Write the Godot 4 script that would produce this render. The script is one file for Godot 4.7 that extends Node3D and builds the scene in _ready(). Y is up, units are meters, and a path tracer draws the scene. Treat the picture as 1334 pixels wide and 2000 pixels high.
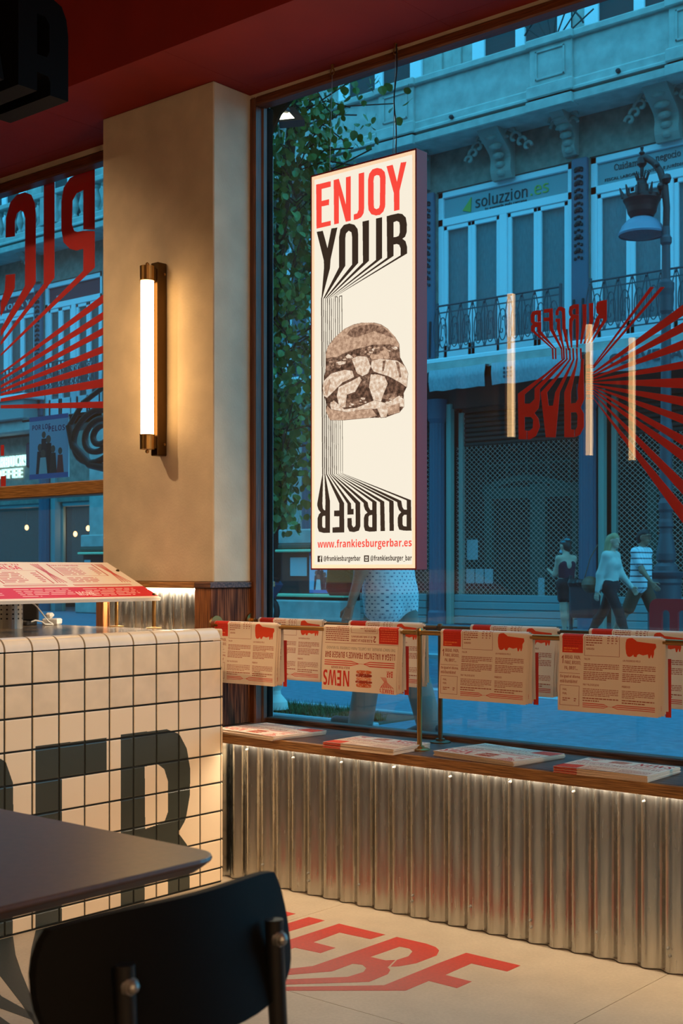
extends Node3D
# A burger bar's window corner at dusk, looking out over a street. x runs along the window wall, z = 0 at the camera, the street lies at negative z.

class G extends RefCounted:   # collects triangles; front faces are given counter-clockwise and stored clockwise
	var v := PackedVector3Array()
	var n := PackedVector3Array()
	var uv := PackedVector2Array()
	var t := Transform3D()
	func tri(a: Vector3, b: Vector3, c: Vector3, na := Vector3.ZERO, nb := Vector3.ZERO, nc := Vector3.ZERO, ua := Vector2.ZERO, ub := Vector2.ZERO, uc := Vector2.ZERO) -> void:
		if na == Vector3.ZERO:
			na = (b - a).cross(c - a).normalized()
			nb = na
			nc = na
		v.append(t * a); v.append(t * c); v.append(t * b)
		n.append((t.basis * na).normalized()); n.append((t.basis * nc).normalized()); n.append((t.basis * nb).normalized())
		uv.append(ua); uv.append(uc); uv.append(ub)
	func quad(a: Vector3, b: Vector3, c: Vector3, d: Vector3, ua := Vector2.ZERO, ub := Vector2.ZERO, uc := Vector2.ZERO, ud := Vector2.ZERO) -> void:
		var m := (c - a).cross(d - b).normalized()
		tri(a, b, c, m, m, m, ua, ub, uc)
		tri(a, c, d, m, m, m, ua, uc, ud)
	func outq(a: Vector3, b: Vector3, c: Vector3, d: Vector3, o: Vector3) -> void:
		if (c - a).cross(d - b).dot(o) < 0.0: quad(d, c, b, a)
		else: quad(a, b, c, d)
	func box(c: Vector3, s: Vector3, b := 0.0) -> void:
		var h := s * 0.5
		if b <= 0.0:
			var lo := c - h
			var hi := c + h
			var w := [lo, Vector3(hi.x, lo.y, lo.z), Vector3(hi.x, hi.y, lo.z), Vector3(lo.x, hi.y, lo.z), Vector3(lo.x, lo.y, hi.z), Vector3(hi.x, lo.y, hi.z), hi, Vector3(lo.x, hi.y, hi.z)]
			for f in [[4, 5, 6, 7], [1, 0, 3, 2], [5, 1, 2, 6], [0, 4, 7, 3], [7, 6, 2, 3], [0, 1, 5, 4]]: quad(w[f[0]], w[f[1]], w[f[2]], w[f[3]])
			return
		b = minf(b, minf(h.x, minf(h.y, h.z)) * 0.9)
		var cor := func(ax: int, sg: Vector3) -> Vector3:
			var p := Vector3(h.x - b, h.y - b, h.z - b)
			p[ax] = h[ax]
			return c + p * sg
		for ax in 3:
			var j := (ax + 1) % 3
			var k := (ax + 2) % 3
			for s0 in [-1.0, 1.0]:
				var q := []
				for pr in [[-1.0, -1.0], [1.0, -1.0], [1.0, 1.0], [-1.0, 1.0]]:
					var sg := Vector3.ZERO
					sg[ax] = s0; sg[j] = pr[0]; sg[k] = pr[1]
					q.append(cor.call(ax, sg))
				var o := Vector3.ZERO
				o[ax] = s0
				outq(q[0], q[1], q[2], q[3], o)
				if b > 0.0:
					for s1 in [-1.0, 1.0]:
						var sa := Vector3.ZERO
						sa[ax] = s0; sa[j] = s1; sa[k] = -1.0
						var sb := sa
						sb[k] = 1.0
						var oo := Vector3.ZERO
						oo[ax] = s0; oo[j] = s1
						outq(cor.call(ax, sa), cor.call(ax, sb), cor.call(j, sb), cor.call(j, sa), oo)
		if b > 0.0:
			for sx in [-1.0, 1.0]:
				for sy in [-1.0, 1.0]:
					for sz in [-1.0, 1.0]:
						var sg := Vector3(sx, sy, sz)
						var a: Vector3 = cor.call(0, sg)
						var d: Vector3 = cor.call(1, sg)
						var e: Vector3 = cor.call(2, sg)
						if (d - a).cross(e - a).dot(sg) < 0.0: tri(a, e, d)
						else: tri(a, d, e)
	func span(x0: float, x1: float, y0: float, y1: float, z0: float, z1: float, b := 0.0) -> void:
		box(Vector3(x0 + x1, y0 + y1, z0 + z1) * 0.5, Vector3(absf(x1 - x0), absf(y1 - y0), absf(z1 - z0)), b)
	func lathe(pf: Array, seg := 20, c := Vector3.ZERO) -> void:   # profile of [radius, height] going up
		for i in pf.size() - 1:
			var r0: float = pf[i][0]
			var y0: float = pf[i][1]
			var r1: float = pf[i + 1][0]
			var y1: float = pf[i + 1][1]
			var nn := Vector2(y1 - y0, r0 - r1).normalized()
			for k in seg:
				var a0 := TAU * k / seg
				var a1 := TAU * (k + 1) / seg
				var d0 := Vector3(cos(a0), 0, -sin(a0))
				var d1 := Vector3(cos(a1), 0, -sin(a1))
				var n0 := d0 * nn.x + Vector3.UP * nn.y
				var n1 := d1 * nn.x + Vector3.UP * nn.y
				var p00 := c + d0 * r0 + Vector3.UP * y0
				var p10 := c + d1 * r0 + Vector3.UP * y0
				var p01 := c + d0 * r1 + Vector3.UP * y1
				var p11 := c + d1 * r1 + Vector3.UP * y1
				if r0 > 0.0: tri(p00, p10, p11, n0, n1, n1)
				if r1 > 0.0: tri(p00, p11, p01, n0, n1, n0)
	func rod(a: Vector3, b: Vector3, r0: float, r1 := -1.0, seg := 10) -> void:
		if r1 < 0.0: r1 = r0
		var y := (b - a).normalized()
		var x := y.cross(Vector3(0.31, 0.2, 0.93) if absf(y.z) < 0.9 else Vector3(0.9, 0.3, 0.1)).normalized()
		var keep := t
		t = t * Transform3D(Basis(x, y, x.cross(y)), a)
		var L := a.distance_to(b)
		lathe([[0.0, 0.0], [r0, 0.0], [r1, L], [0.0, L]], seg)
		t = keep
	func tube(p: Array, r: float, seg := 8, closed := false) -> void:
		var m := p.size()
		var rings := []
		var x := Vector3.ZERO
		for i in m:
			var prev: Vector3 = p[(i - 1 + m) % m] if closed or i > 0 else p[i]
			var nxt: Vector3 = p[(i + 1) % m] if closed or i < m - 1 else p[i]
			var d := (nxt - prev).normalized()
			if x == Vector3.ZERO: x = d.cross(Vector3(0.31, 0.2, 0.93) if absf(d.z) < 0.9 else Vector3(0.9, 0.3, 0.1))
			x = (x - d * x.dot(d)).normalized()
			rings.append([p[i], x, d.cross(x)])
		for i in (m if closed else m - 1):
			var A: Array = rings[i]
			var B: Array = rings[(i + 1) % m]
			for k in seg:
				var a0 := TAU * k / seg
				var a1 := TAU * (k + 1) / seg
				var n00: Vector3 = A[1] * cos(a0) + A[2] * sin(a0)
				var n01: Vector3 = A[1] * cos(a1) + A[2] * sin(a1)
				var n10: Vector3 = B[1] * cos(a0) + B[2] * sin(a0)
				var n11: Vector3 = B[1] * cos(a1) + B[2] * sin(a1)
				tri(A[0] + n00 * r, A[0] + n01 * r, B[0] + n11 * r, n00, n01, n11)
				tri(A[0] + n00 * r, B[0] + n11 * r, B[0] + n10 * r, n00, n11, n10)
		if not closed:
			for e in [[rings[0], -1.0], [rings[m - 1], 1.0]]:
				for k in seg:
					var a0 := TAU * k / seg
					var a1 := TAU * (k + 1) / seg
					var q0: Vector3 = e[0][0] + (e[0][1] * cos(a0) + e[0][2] * sin(a0)) * r
					var q1: Vector3 = e[0][0] + (e[0][1] * cos(a1) + e[0][2] * sin(a1)) * r
					if e[1] > 0.0: tri(e[0][0], q0, q1)
					else: tri(e[0][0], q1, q0)
	func prism(poly: PackedVector2Array, z0: float, z1: float, bev := 0.0) -> void:   # outline in x, y; z1 is the front
		if Geometry2D.is_polygon_clockwise(poly): poly.reverse()
		var ix := Geometry2D.triangulate_polygon(poly)
		if ix.is_empty():
			print("no triangles for an outline of ", poly.size(), " at ", poly[0])
			return
		for i in range(0, ix.size(), 3):
			var a := poly[ix[i]]
			var b := poly[ix[i + 1]]
			var c := poly[ix[i + 2]]
			if (b - a).cross(c - a) < 0.0:
				var w := b
				b = c
				c = w
			tri(Vector3(a.x, a.y, z1), Vector3(b.x, b.y, z1), Vector3(c.x, c.y, z1))
			tri(Vector3(a.x, a.y, z0), Vector3(c.x, c.y, z0), Vector3(b.x, b.y, z0))
		for i in poly.size():
			var a := poly[i]
			var b := poly[(i + 1) % poly.size()]
			quad(Vector3(a.x, a.y, z0), Vector3(b.x, b.y, z0), Vector3(b.x, b.y, z1), Vector3(a.x, a.y, z1))
	func ball(c: Vector3, r: Vector3, seg := 12) -> void:
		var keep := t
		t = t * Transform3D(Basis.from_scale(r), c)
		var pf := []
		var m: int = seg / 2
		for i in m + 1:
			var a := -PI / 2 + PI * i / m
			pf.append([maxf(0.0, cos(a)) if i > 0 and i < m else 0.0, sin(a)])
		lathe(pf, seg)
		t = keep
	func grid(p: Array, w: int, h: int, us: Array = []) -> void:   # p[j * w + i], smooth
		var nr := []
		for j in h:
			for i in w:
				var dx: Vector3 = p[j * w + mini(i + 1, w - 1)] - p[j * w + maxi(i - 1, 0)]
				var dy: Vector3 = p[mini(j + 1, h - 1) * w + i] - p[maxi(j - 1, 0) * w + i]
				nr.append(dx.cross(dy).normalized())
		for j in h - 1:
			for i in w - 1:
				var a := j * w + i
				var q := [a, a + 1, a + w + 1, a + w]
				var u := [Vector2.ZERO, Vector2.ZERO, Vector2.ZERO, Vector2.ZERO]
				if us.size(): u = [us[q[0]], us[q[1]], us[q[2]], us[q[3]]]
				tri(p[q[0]], p[q[1]], p[q[2]], nr[q[0]], nr[q[1]], nr[q[2]], u[0], u[1], u[2])
				tri(p[q[0]], p[q[2]], p[q[3]], nr[q[0]], nr[q[2]], nr[q[3]], u[0], u[2], u[3])
	func mesh() -> ArrayMesh:
		var a := []
		a.resize(Mesh.ARRAY_MAX)
		a[Mesh.ARRAY_VERTEX] = v
		a[Mesh.ARRAY_NORMAL] = n
		a[Mesh.ARRAY_TEX_UV] = uv
		var m := ArrayMesh.new()
		m.add_surface_from_arrays(Mesh.PRIMITIVE_TRIANGLES, a)
		return m

class P extends RefCounted:   # prints flat artwork into an image; coordinates run 0..1 across and down
	var im: Image
	var w: int
	var h: int
	func _init(ww: int, hh: int, c: Color) -> void:
		w = ww
		h = hh
		im = Image.create_empty(w, h, false, Image.FORMAT_RGB8)
		im.fill(c)
	func rect(x0: float, y0: float, x1: float, y1: float, c: Color) -> void:
		im.fill_rect(Rect2i(int(round(x0 * w)), int(round(y0 * h)), maxi(1, int(round((x1 - x0) * w))), maxi(1, int(round((y1 - y0) * h)))), c)
	func frame(x0: float, y0: float, x1: float, y1: float, c: Color, th := 0.004) -> void:
		rect(x0, y0, x1, y0 + th, c); rect(x0, y1 - th, x1, y1, c); rect(x0, y0, x0 + th, y1, c); rect(x1 - th, y0, x1, y1, c)
	func poly(p: PackedVector2Array, c: Color) -> void:
		var lo := 1e9
		var hi := -1e9
		for q in p:
			lo = minf(lo, q.y); hi = maxf(hi, q.y)
		for y in range(maxi(0, int(lo * h)), mini(h - 1, int(hi * h) + 1) + 1):
			var yy := (y + 0.5) / h
			var xs := PackedFloat32Array()
			for i in p.size():
				var a := p[i]
				var b := p[(i + 1) % p.size()]
				if (a.y <= yy) != (b.y <= yy): xs.append(a.x + (yy - a.y) / (b.y - a.y) * (b.x - a.x))
			xs.sort()
			for i in range(0, xs.size() - 1, 2):
				var x0 := maxi(0, int(round(xs[i] * w)))
				var x1 := mini(w, int(round(xs[i + 1] * w)))
				if x1 > x0: im.fill_rect(Rect2i(x0, y, x1 - x0, 1), c)
	func text(tri: PackedVector2Array, x0: float, y0: float, x1: float, y1: float, c: Color) -> void:
		for i in range(0, tri.size(), 3):
			var q := PackedVector2Array()
			for k in 3: q.append(Vector2(lerpf(x0, x1, tri[i + k].x), lerpf(y1, y0, tri[i + k].y)))
			poly(q, c)
	func rows(x0: float, y0: float, x1: float, y1: float, k: int, c: Color, rg: RandomNumberGenerator) -> void:
		for i in k:
			var y := lerpf(y0, y1, (i + 0.3) / k)
			var x := x0
			var last := x1 if i < k - 1 else lerpf(x0, x1, rg.randf_range(0.3, 0.9))
			while x < last:
				var e := minf(last, x + rg.randf_range(0.012, 0.04))
				rect(x, y, e, y + (y1 - y0) / k * 0.42, c)
				x = e + 0.005
	func tex() -> ImageTexture:
		im.generate_mipmaps()
		return ImageTexture.create_from_image(im)

var M := {}
var used := {}
var glyphs := {}
var rng := RandomNumberGenerator.new()

func numbered(s: String) -> String:
	if not used.has(s):
		used[s] = 0
		return s
	used[s] += 1
	return "%s_%03d" % [s, used[s]]
func tag(o: Node3D, label := "", category := "", group := "", kind := "") -> Node3D:
	if label: o.set_meta("label", label)
	if category: o.set_meta("category", category)
	if group: o.set_meta("group", group)
	if kind: o.set_meta("kind", kind)
	return o
func thing(called: String, label: String, category: String, at := Vector3.ZERO, turn := 0.0, group := "", kind := "") -> Node3D:
	var o := Node3D.new()
	o.name = numbered(called)
	add_child(o)
	o.position = at
	o.rotation.y = turn
	return tag(o, label, category, group, kind)
func part(called: String, g: G, m: Material, parent: Node3D = null, label := "") -> MeshInstance3D:
	var o := MeshInstance3D.new()
	o.name = called if parent else numbered(called)
	o.mesh = g.mesh()
	o.material_override = m
	(parent if parent else self).add_child(o, true)
	if label: o.set_meta("label", label)
	return o
func again(src: MeshInstance3D, called: String, parent: Node3D, at: Transform3D) -> MeshInstance3D:
	var o := MeshInstance3D.new()
	o.name = called
	o.mesh = src.mesh
	o.material_override = src.material_override
	parent.add_child(o, true)
	o.transform = at
	return o
func stuff(o: Node3D) -> Node3D: return tag(o, "", "", "", "stuff")
func structure(called: String) -> Node3D: return thing(called, "", "", Vector3.ZERO, 0.0, "", "structure")

func c8(r: int, g: int, b: int) -> Color: return Color8(r, g, b)
func mat(key: String, c: Color, rough := 0.6, metal := 0.0) -> StandardMaterial3D:
	var m := StandardMaterial3D.new()
	m.resource_name = key
	m.albedo_color = c
	m.roughness = rough
	m.metallic = metal
	M[key] = m
	return m
func noise_tex(freq: float, lo: Color, hi: Color, octaves := 4, seed_ := 1, size := 512, kind := FastNoiseLite.TYPE_SIMPLEX_SMOOTH, mid := -1.0) -> NoiseTexture2D:
	var f := FastNoiseLite.new()
	f.noise_type = kind
	f.frequency = freq
	f.fractal_octaves = octaves
	f.seed = seed_
	var t := NoiseTexture2D.new()
	t.width = size
	t.height = size
	t.seamless = true
	t.noise = f
	var g := Gradient.new()
	g.set_color(0, lo)
	g.set_color(1, hi)
	if mid > 0.0:
		g.set_offset(0, mid - 0.12)
		g.set_offset(1, mid + 0.12)
	t.color_ramp = g
	return t
func grain(m: StandardMaterial3D, t: Texture2D, s: Vector3, world := true) -> StandardMaterial3D:
	m.albedo_texture = t
	m.uv1_triplanar = true
	m.uv1_world_triplanar = world
	m.uv1_scale = s
	return m
func relief(m: StandardMaterial3D, t: Texture2D, cm: float) -> StandardMaterial3D:
	m.heightmap_enabled = true
	m.heightmap_texture = t
	m.heightmap_scale = cm
	return m
func glow(key: String, c: Color, k: float) -> StandardMaterial3D:
	var m := mat(key, Color(0.9, 0.88, 0.84), 0.4)
	m.emission_enabled = true
	m.emission = c
	m.emission_energy_multiplier = k
	return m
func printed(key: String, t: Texture2D, rough := 0.8) -> StandardMaterial3D:
	var m := mat(key, Color.WHITE, rough)
	m.albedo_texture = t
	return m

func type(s: String, face := 0) -> PackedVector2Array:   # triangles of a line of lettering, scaled to a unit box; face 0 bold, 1 serif italic, 2 regular
	var key := s + "~%d" % face
	if glyphs.has(key): return glyphs[key]
	var f := SystemFont.new()
	f.font_names = PackedStringArray(["Droid Serif" if face == 1 else "Droid Sans"])
	f.font_weight = 700 if face == 0 else 400
	f.font_italic = face == 1
	var tm := TextMesh.new()
	tm.font = f
	tm.text = s
	tm.font_size = 48
	tm.depth = 0.0
	tm.curve_step = 1.5
	var a := tm.get_mesh_arrays()
	var vs: PackedVector3Array = a[Mesh.ARRAY_VERTEX]
	var ix: PackedInt32Array = a[Mesh.ARRAY_INDEX] if a[Mesh.ARRAY_INDEX] != null else PackedInt32Array(range(vs.size()))
	var lo := Vector2(1e9, 1e9)
	var hi := -lo
	for q in vs:
		lo = lo.min(Vector2(q.x, q.y)); hi = hi.max(Vector2(q.x, q.y))
	var out := PackedVector2Array()
	for i in ix: out.append((Vector2(vs[i].x, vs[i].y) - lo) / (hi - lo))
	glyphs[key] = out
	return out
func letter_g(g: G, s: String, at: Transform3D, w: float, h: float, d: float, face := 0) -> void:   # raised lettering, lower left corner at the origin of «at»
	var keep := g.t
	g.t = g.t * at
	var tr := type(s, face)
	for i in range(0, tr.size(), 3):
		var a := tr[i] * Vector2(w, h)
		var b := tr[i + 1] * Vector2(w, h)
		var c := tr[i + 2] * Vector2(w, h)
		if (b - a).cross(c - a) < 0.0:
			var q := b
			b = c
			c = q
		var f := [Vector3(a.x, a.y, d), Vector3(b.x, b.y, d), Vector3(c.x, c.y, d)]
		var k := [Vector3(a.x, a.y, 0), Vector3(b.x, b.y, 0), Vector3(c.x, c.y, 0)]
		g.tri(f[0], f[1], f[2])
		for e in 3: g.quad(k[e], k[(e + 1) % 3], f[(e + 1) % 3], f[e])
	g.t = keep
func pts(a: Array, s := 0.001) -> PackedVector2Array:
	var p := PackedVector2Array()
	for i in range(0, a.size(), 2): p.append(Vector2(a[i], a[i + 1]) * s)
	return p

func materials() -> void:
	var soft := noise_tex(0.012, Color(0.9, 0.9, 0.9), Color.WHITE, 5, 3)
	var speck := noise_tex(0.09, Color(0.86, 0.86, 0.86), Color.WHITE, 4, 8)
	var fine := noise_tex(0.2, Color.BLACK, Color.WHITE, 3, 5)
	var wood := noise_tex(0.02, Color(0.42, 0.36, 0.3), Color(1, 1, 1), 5, 11)
	var dark_wood := noise_tex(0.016, Color(0.28, 0.24, 0.22), Color(1, 1, 1), 5, 21)
	var scuff := noise_tex(0.03, Color(0.55, 0.55, 0.55), Color.WHITE, 5, 31)
	relief(grain(mat("plaster", c8(214, 196, 168), 0.85), soft, Vector3(0.8, 0.8, 0.8)), fine, 0.04)
	grain(mat("red_paint", c8(150, 30, 8), 0.8), soft, Vector3(0.5, 0.5, 0.5))
	grain(mat("red_paint_fascia", c8(150, 28, 14), 0.8), soft, Vector3(0.5, 0.5, 0.5))
	mat("seam", c8(40, 8, 6), 0.9)
	grain(mat("oak_rail", c8(212, 156, 90), 0.5), wood, Vector3(0.7, 30, 18))
	grain(mat("oak_post", c8(186, 118, 62), 0.5), wood, Vector3(22, 0.6, 22))
	grain(mat("frame_post", c8(150, 84, 44), 0.45), wood, Vector3(30, 0.6, 30))
	grain(mat("frame_rail", c8(150, 84, 44), 0.45), wood, Vector3(0.6, 30, 30))
	grain(mat("walnut_post", c8(158, 98, 62), 0.6), dark_wood, Vector3(9, 0.5, 9)).metallic_specular = 0.25
	grain(mat("walnut_shelf", c8(138, 98, 76), 0.42), dark_wood, Vector3(0.6, 12, 9))
	mat("black_frame", c8(20, 18, 17), 0.8).metallic_specular = 0.1
	mat("letter_black", c8(10, 10, 10), 0.75).metallic_specular = 0.25
	grain(mat("dark_wall", c8(74, 48, 38), 0.8), soft, Vector3(0.6, 0.6, 0.6))
	mat("dark_arch", c8(52, 38, 28), 0.8).metallic_specular = 0.1
	mat("grey_alu", c8(150, 165, 168), 0.5)
	var zinc := mat("zinc", c8(196, 192, 184), 0.27, 1.0)
	grain(zinc, noise_tex(0.02, Color(0.86, 0.86, 0.86), Color.WHITE, 5, 41), Vector3(5, 0.35, 5))
	zinc.roughness_texture = scuff
	zinc.roughness = 0.32
	relief(zinc, noise_tex(0.03, Color.BLACK, Color.WHITE, 4, 42), 0.003)
	mat("steel", c8(170, 168, 162), 0.5, 1.0)
	var brass := mat("brass", c8(172, 132, 78), 0.35, 1.0)
	mat("dark_brass", c8(92, 70, 44), 0.4, 1.0)
	mat("bronze", c8(112, 90, 70), 0.45, 1.0)
	var tile := mat("tile", c8(226, 205, 176), 0.22)
	grain(tile, noise_tex(0.01, Color(0.93, 0.93, 0.93), Color.WHITE, 3, 51), Vector3(2, 2, 2))
	mat("grout", c8(24, 27, 23), 0.9)
	var granite := mat("granite", c8(176, 156, 136), 0.16)
	grain(granite, noise_tex(0.035, Color(0.4, 0.38, 0.36), Color.WHITE, 5, 61), Vector3(1.2, 1.2, 3.0))
	var floor_m := mat("floor", c8(198, 180, 154), 0.4)
	grain(floor_m, noise_tex(0.08, Color(0.93, 0.925, 0.92), Color.WHITE, 5, 71, 1024), Vector3(0.9, 0.9, 0.9))
	floor_m.detail_enabled = true
	floor_m.detail_blend_mode = BaseMaterial3D.BLEND_MODE_MUL
	floor_m.detail_albedo = noise_tex(0.012, Color(0.93, 0.925, 0.92), Color.WHITE, 4, 72)
	var red_print := mat("red_print", c8(192, 44, 20), 0.45)
	grain(red_print, speck, Vector3(1.5, 1.5, 1.5))
	var black_print := mat("black_print", c8(56, 60, 54), 0.45)
	grain(black_print, speck, Vector3(1.5, 1.5, 1.5))
	var vinyl := mat("red_vinyl", c8(226, 12, 12), 0.4)
	vinyl.backlight_enabled = true
	vinyl.backlight = Color(1.0, 0.1, 0.06)
	var pane := mat("pane", Color(1, 1, 1, 0.04), 0.0)
	pane.transparency = BaseMaterial3D.TRANSPARENCY_ALPHA
	pane.metallic_specular = 0.5
	grain(mat("table_top", c8(104, 70, 48), 0.36), noise_tex(0.05, Color(0.8, 0.8, 0.8), Color.WHITE, 4, 81), Vector3(2, 2, 2)).metallic_specular = 0.7
	mat("ply_edge", c8(92, 58, 36), 0.5)
	grain(mat("black_ply", c8(17, 16, 15), 0.6), speck, Vector3(6, 6, 6)).metallic_specular = 0.22
	mat("black_metal", c8(18, 18, 18), 0.45)
	mat("cable", c8(16, 15, 15), 0.6)
	mat("white_plastic", c8(226, 220, 210), 0.4)
	mat("black_plastic", c8(28, 28, 30), 0.5)
	mat("maroon_side", c8(136, 32, 28), 0.5)
	mat("paper", c8(236, 214, 190), 0.9)
	mat("spine_red", c8(206, 48, 28), 0.9)
	mat("dark_shell", c8(60, 26, 20), 0.9)
	# outside
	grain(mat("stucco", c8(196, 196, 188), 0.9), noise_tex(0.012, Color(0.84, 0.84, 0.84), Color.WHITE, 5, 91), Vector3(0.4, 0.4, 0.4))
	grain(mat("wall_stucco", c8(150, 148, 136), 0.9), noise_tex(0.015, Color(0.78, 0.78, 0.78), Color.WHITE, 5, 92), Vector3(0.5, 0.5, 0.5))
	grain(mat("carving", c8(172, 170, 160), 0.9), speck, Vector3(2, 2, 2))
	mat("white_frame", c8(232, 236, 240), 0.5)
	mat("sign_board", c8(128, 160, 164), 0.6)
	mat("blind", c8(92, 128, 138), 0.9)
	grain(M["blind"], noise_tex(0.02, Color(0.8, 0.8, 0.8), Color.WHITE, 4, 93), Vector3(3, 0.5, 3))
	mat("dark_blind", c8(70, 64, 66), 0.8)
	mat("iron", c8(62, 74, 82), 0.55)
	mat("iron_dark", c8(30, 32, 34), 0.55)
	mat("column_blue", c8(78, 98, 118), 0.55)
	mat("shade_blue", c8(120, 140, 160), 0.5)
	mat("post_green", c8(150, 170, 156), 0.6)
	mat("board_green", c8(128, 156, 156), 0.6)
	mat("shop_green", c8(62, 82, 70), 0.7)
	grain(mat("awning", c8(158, 172, 178), 0.9), noise_tex(0.02, Color(0.84, 0.84, 0.84), Color.WHITE, 4, 94), Vector3(1.5, 0.7, 1.5))
	mat("shop_dark", c8(66, 62, 58), 0.85)
	mat("wire", c8(176, 172, 160), 0.6)
	mat("sheet_paper", c8(200, 206, 210), 0.9)
	mat("burgundy", c8(120, 52, 66), 0.7)
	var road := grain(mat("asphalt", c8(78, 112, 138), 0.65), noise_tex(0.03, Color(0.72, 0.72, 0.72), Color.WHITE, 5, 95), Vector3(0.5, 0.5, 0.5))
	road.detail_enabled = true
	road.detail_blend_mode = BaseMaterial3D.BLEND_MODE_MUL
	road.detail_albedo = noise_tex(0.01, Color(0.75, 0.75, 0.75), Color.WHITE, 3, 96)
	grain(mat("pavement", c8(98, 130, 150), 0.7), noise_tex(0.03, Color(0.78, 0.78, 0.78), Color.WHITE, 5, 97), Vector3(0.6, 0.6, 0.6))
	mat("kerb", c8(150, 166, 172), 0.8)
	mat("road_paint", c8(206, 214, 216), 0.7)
	mat("soil", c8(60, 62, 48), 0.95)
	mat("grass", c8(60, 92, 40), 0.8)
	var leaf := mat("leaf", c8(84, 122, 44), 0.45)
	leaf.backlight_enabled = true
	leaf.backlight = Color(0.25, 0.3, 0.1)
	leaf.vertex_color_use_as_albedo = true
	mat("bark", c8(62, 52, 44), 0.9)
	mat("barrier_red", c8(232, 20, 28), 0.45)
	mat("bin_grey", c8(44, 50, 56), 0.6)
	mat("bag_black", c8(20, 20, 22), 0.35)
	mat("bollard_white", c8(206, 214, 206), 0.6)
	glow("cafe_bulb", Color(1, 0.74, 0.45), 5.0)
	glow("shop_letters", Color(0.78, 1, 0.98), 1.3)
	glow("flood_face", Color(1, 0.98, 0.82), 6.0)
	glow("tube_glow", Color(1.0, 0.8, 0.53), 11.0)
	glow("rim_falloff", Color(0.97, 0.84, 0.69), 0.88)  # dimmer peach emission that paints the light falloff along the poster box rim
	glow("strip_glow", Color(1.0, 0.86, 0.66), 4.0)
	glow("bulb_glow", Color(1.0, 0.8, 0.55), 5.0)
	mat("teal_rail", c8(196, 230, 180), 0.4)

const WARM := Color(1.0, 0.84, 0.65)
func omni(parent: Node3D, at: Vector3, e: float, size := 0.05, c := WARM) -> void:
	var l := OmniLight3D.new()
	l.name = "lamp_light"
	l.light_color = c
	l.light_energy = e
	l.light_size = size
	l.omni_range = 20.0
	l.omni_attenuation = 2.0
	l.shadow_enabled = true
	parent.add_child(l, true)
	l.position = at
func spot(parent: Node3D, at: Vector3, to: Vector3, e: float, angle: float, soft: float, size := 0.06, c := WARM) -> void:
	var l := SpotLight3D.new()
	l.name = "spot_light"
	l.light_color = c
	l.light_energy = e
	l.light_size = size
	l.spot_range = 20.0
	l.spot_attenuation = 2.0
	l.spot_angle = angle
	l.spot_angle_attenuation = soft
	l.shadow_enabled = true
	parent.add_child(l, true)
	l.position = at
	l.basis = Basis.looking_at(to - at, Vector3.UP if absf((to - at).normalized().y) < 0.98 else Vector3.BACK)
func area(parent: Node3D, at: Vector3, to: Vector3, sx: float, sy: float, e: float, c := WARM) -> void:
	var l := AreaLight3D.new()
	l.name = "area_light"
	l.light_color = c
	l.light_energy = e
	l.area_size = Vector2(sx, sy)
	l.area_range = 20.0
	l.area_attenuation = 2.0
	l.shadow_enabled = true
	parent.add_child(l, true)
	l.position = at
	l.basis = Basis.looking_at(to - at, Vector3.UP if absf((to - at).normalized().y) < 0.98 else Vector3.BACK)

func _ready() -> void:
	rng.seed = 7
	# camera: level, with a lens shift (the horizon lies 112 of 2000 lines below the middle), 45 mm on 24 x 36
	var cam := Camera3D.new()
	cam.name = "camera"
	add_child(cam)
	cam.position = Vector3(0, 1.15, 0)
	cam.rotation_degrees.y = 40.2485
	cam.near = 0.05
	cam.far = 200.0
	cam.keep_aspect = Camera3D.KEEP_HEIGHT
	cam.projection = Camera3D.PROJECTION_FRUSTUM
	cam.size = 0.05 * 2000.0 / 2520.0
	cam.frustum_offset = Vector2(0, 0.05 * 112.0 / 2520.0)
	var lens := CameraAttributesPhysical.new()
	lens.exposure_aperture = 11.0
	lens.frustum_focal_length = 45.0
	lens.frustum_focus_distance = 4.6
	cam.attributes = lens
	cam.current = true
	# dusk: an even blue sky, no sun; the camera is balanced for lamplight
	var sky := ProceduralSkyMaterial.new()
	sky.sky_top_color = Color(0.3, 0.77, 0.97)
	sky.sky_horizon_color = Color(0.34, 0.79, 0.97)
	sky.ground_bottom_color = Color(0.13, 0.3, 0.38)
	sky.ground_horizon_color = Color(0.16, 0.36, 0.45)
	sky.sky_energy_multiplier = 1.5
	var we := WorldEnvironment.new()
	we.name = "dusk"
	var env := Environment.new()
	env.background_mode = Environment.BG_SKY
	env.sky = Sky.new()
	env.sky.sky_material = sky
	env.tonemap_mode = Environment.TONE_MAPPER_LINEAR
	env.tonemap_exposure = 1.0
	env.sdfgi_enabled = true
	env.ssao_enabled = true
	env.ssil_enabled = true
	we.environment = env
	add_child(we)
	materials()
	room()
	ceiling_spots()
	fill_pendants()
	window_right()
	window_left()
	bench()
	counter()
	menu_board()
	counter_things()
	pillar_lamp()
	wall_tubes()
	hanging_letters()
	light_box()
	newspapers()
	table_and_chair()
	street()
	facade()
	street_things()
	tree()
	people()

func slab(called: String, x0: float, x1: float, y0: float, y1: float, z0: float, z1: float, m: String, parent: Node3D, b := 0.0) -> MeshInstance3D:
	var g := G.new()
	g.span(x0, x1, y0, y1, z0, z1, b)
	return part(called, g, M[m], parent)

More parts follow.
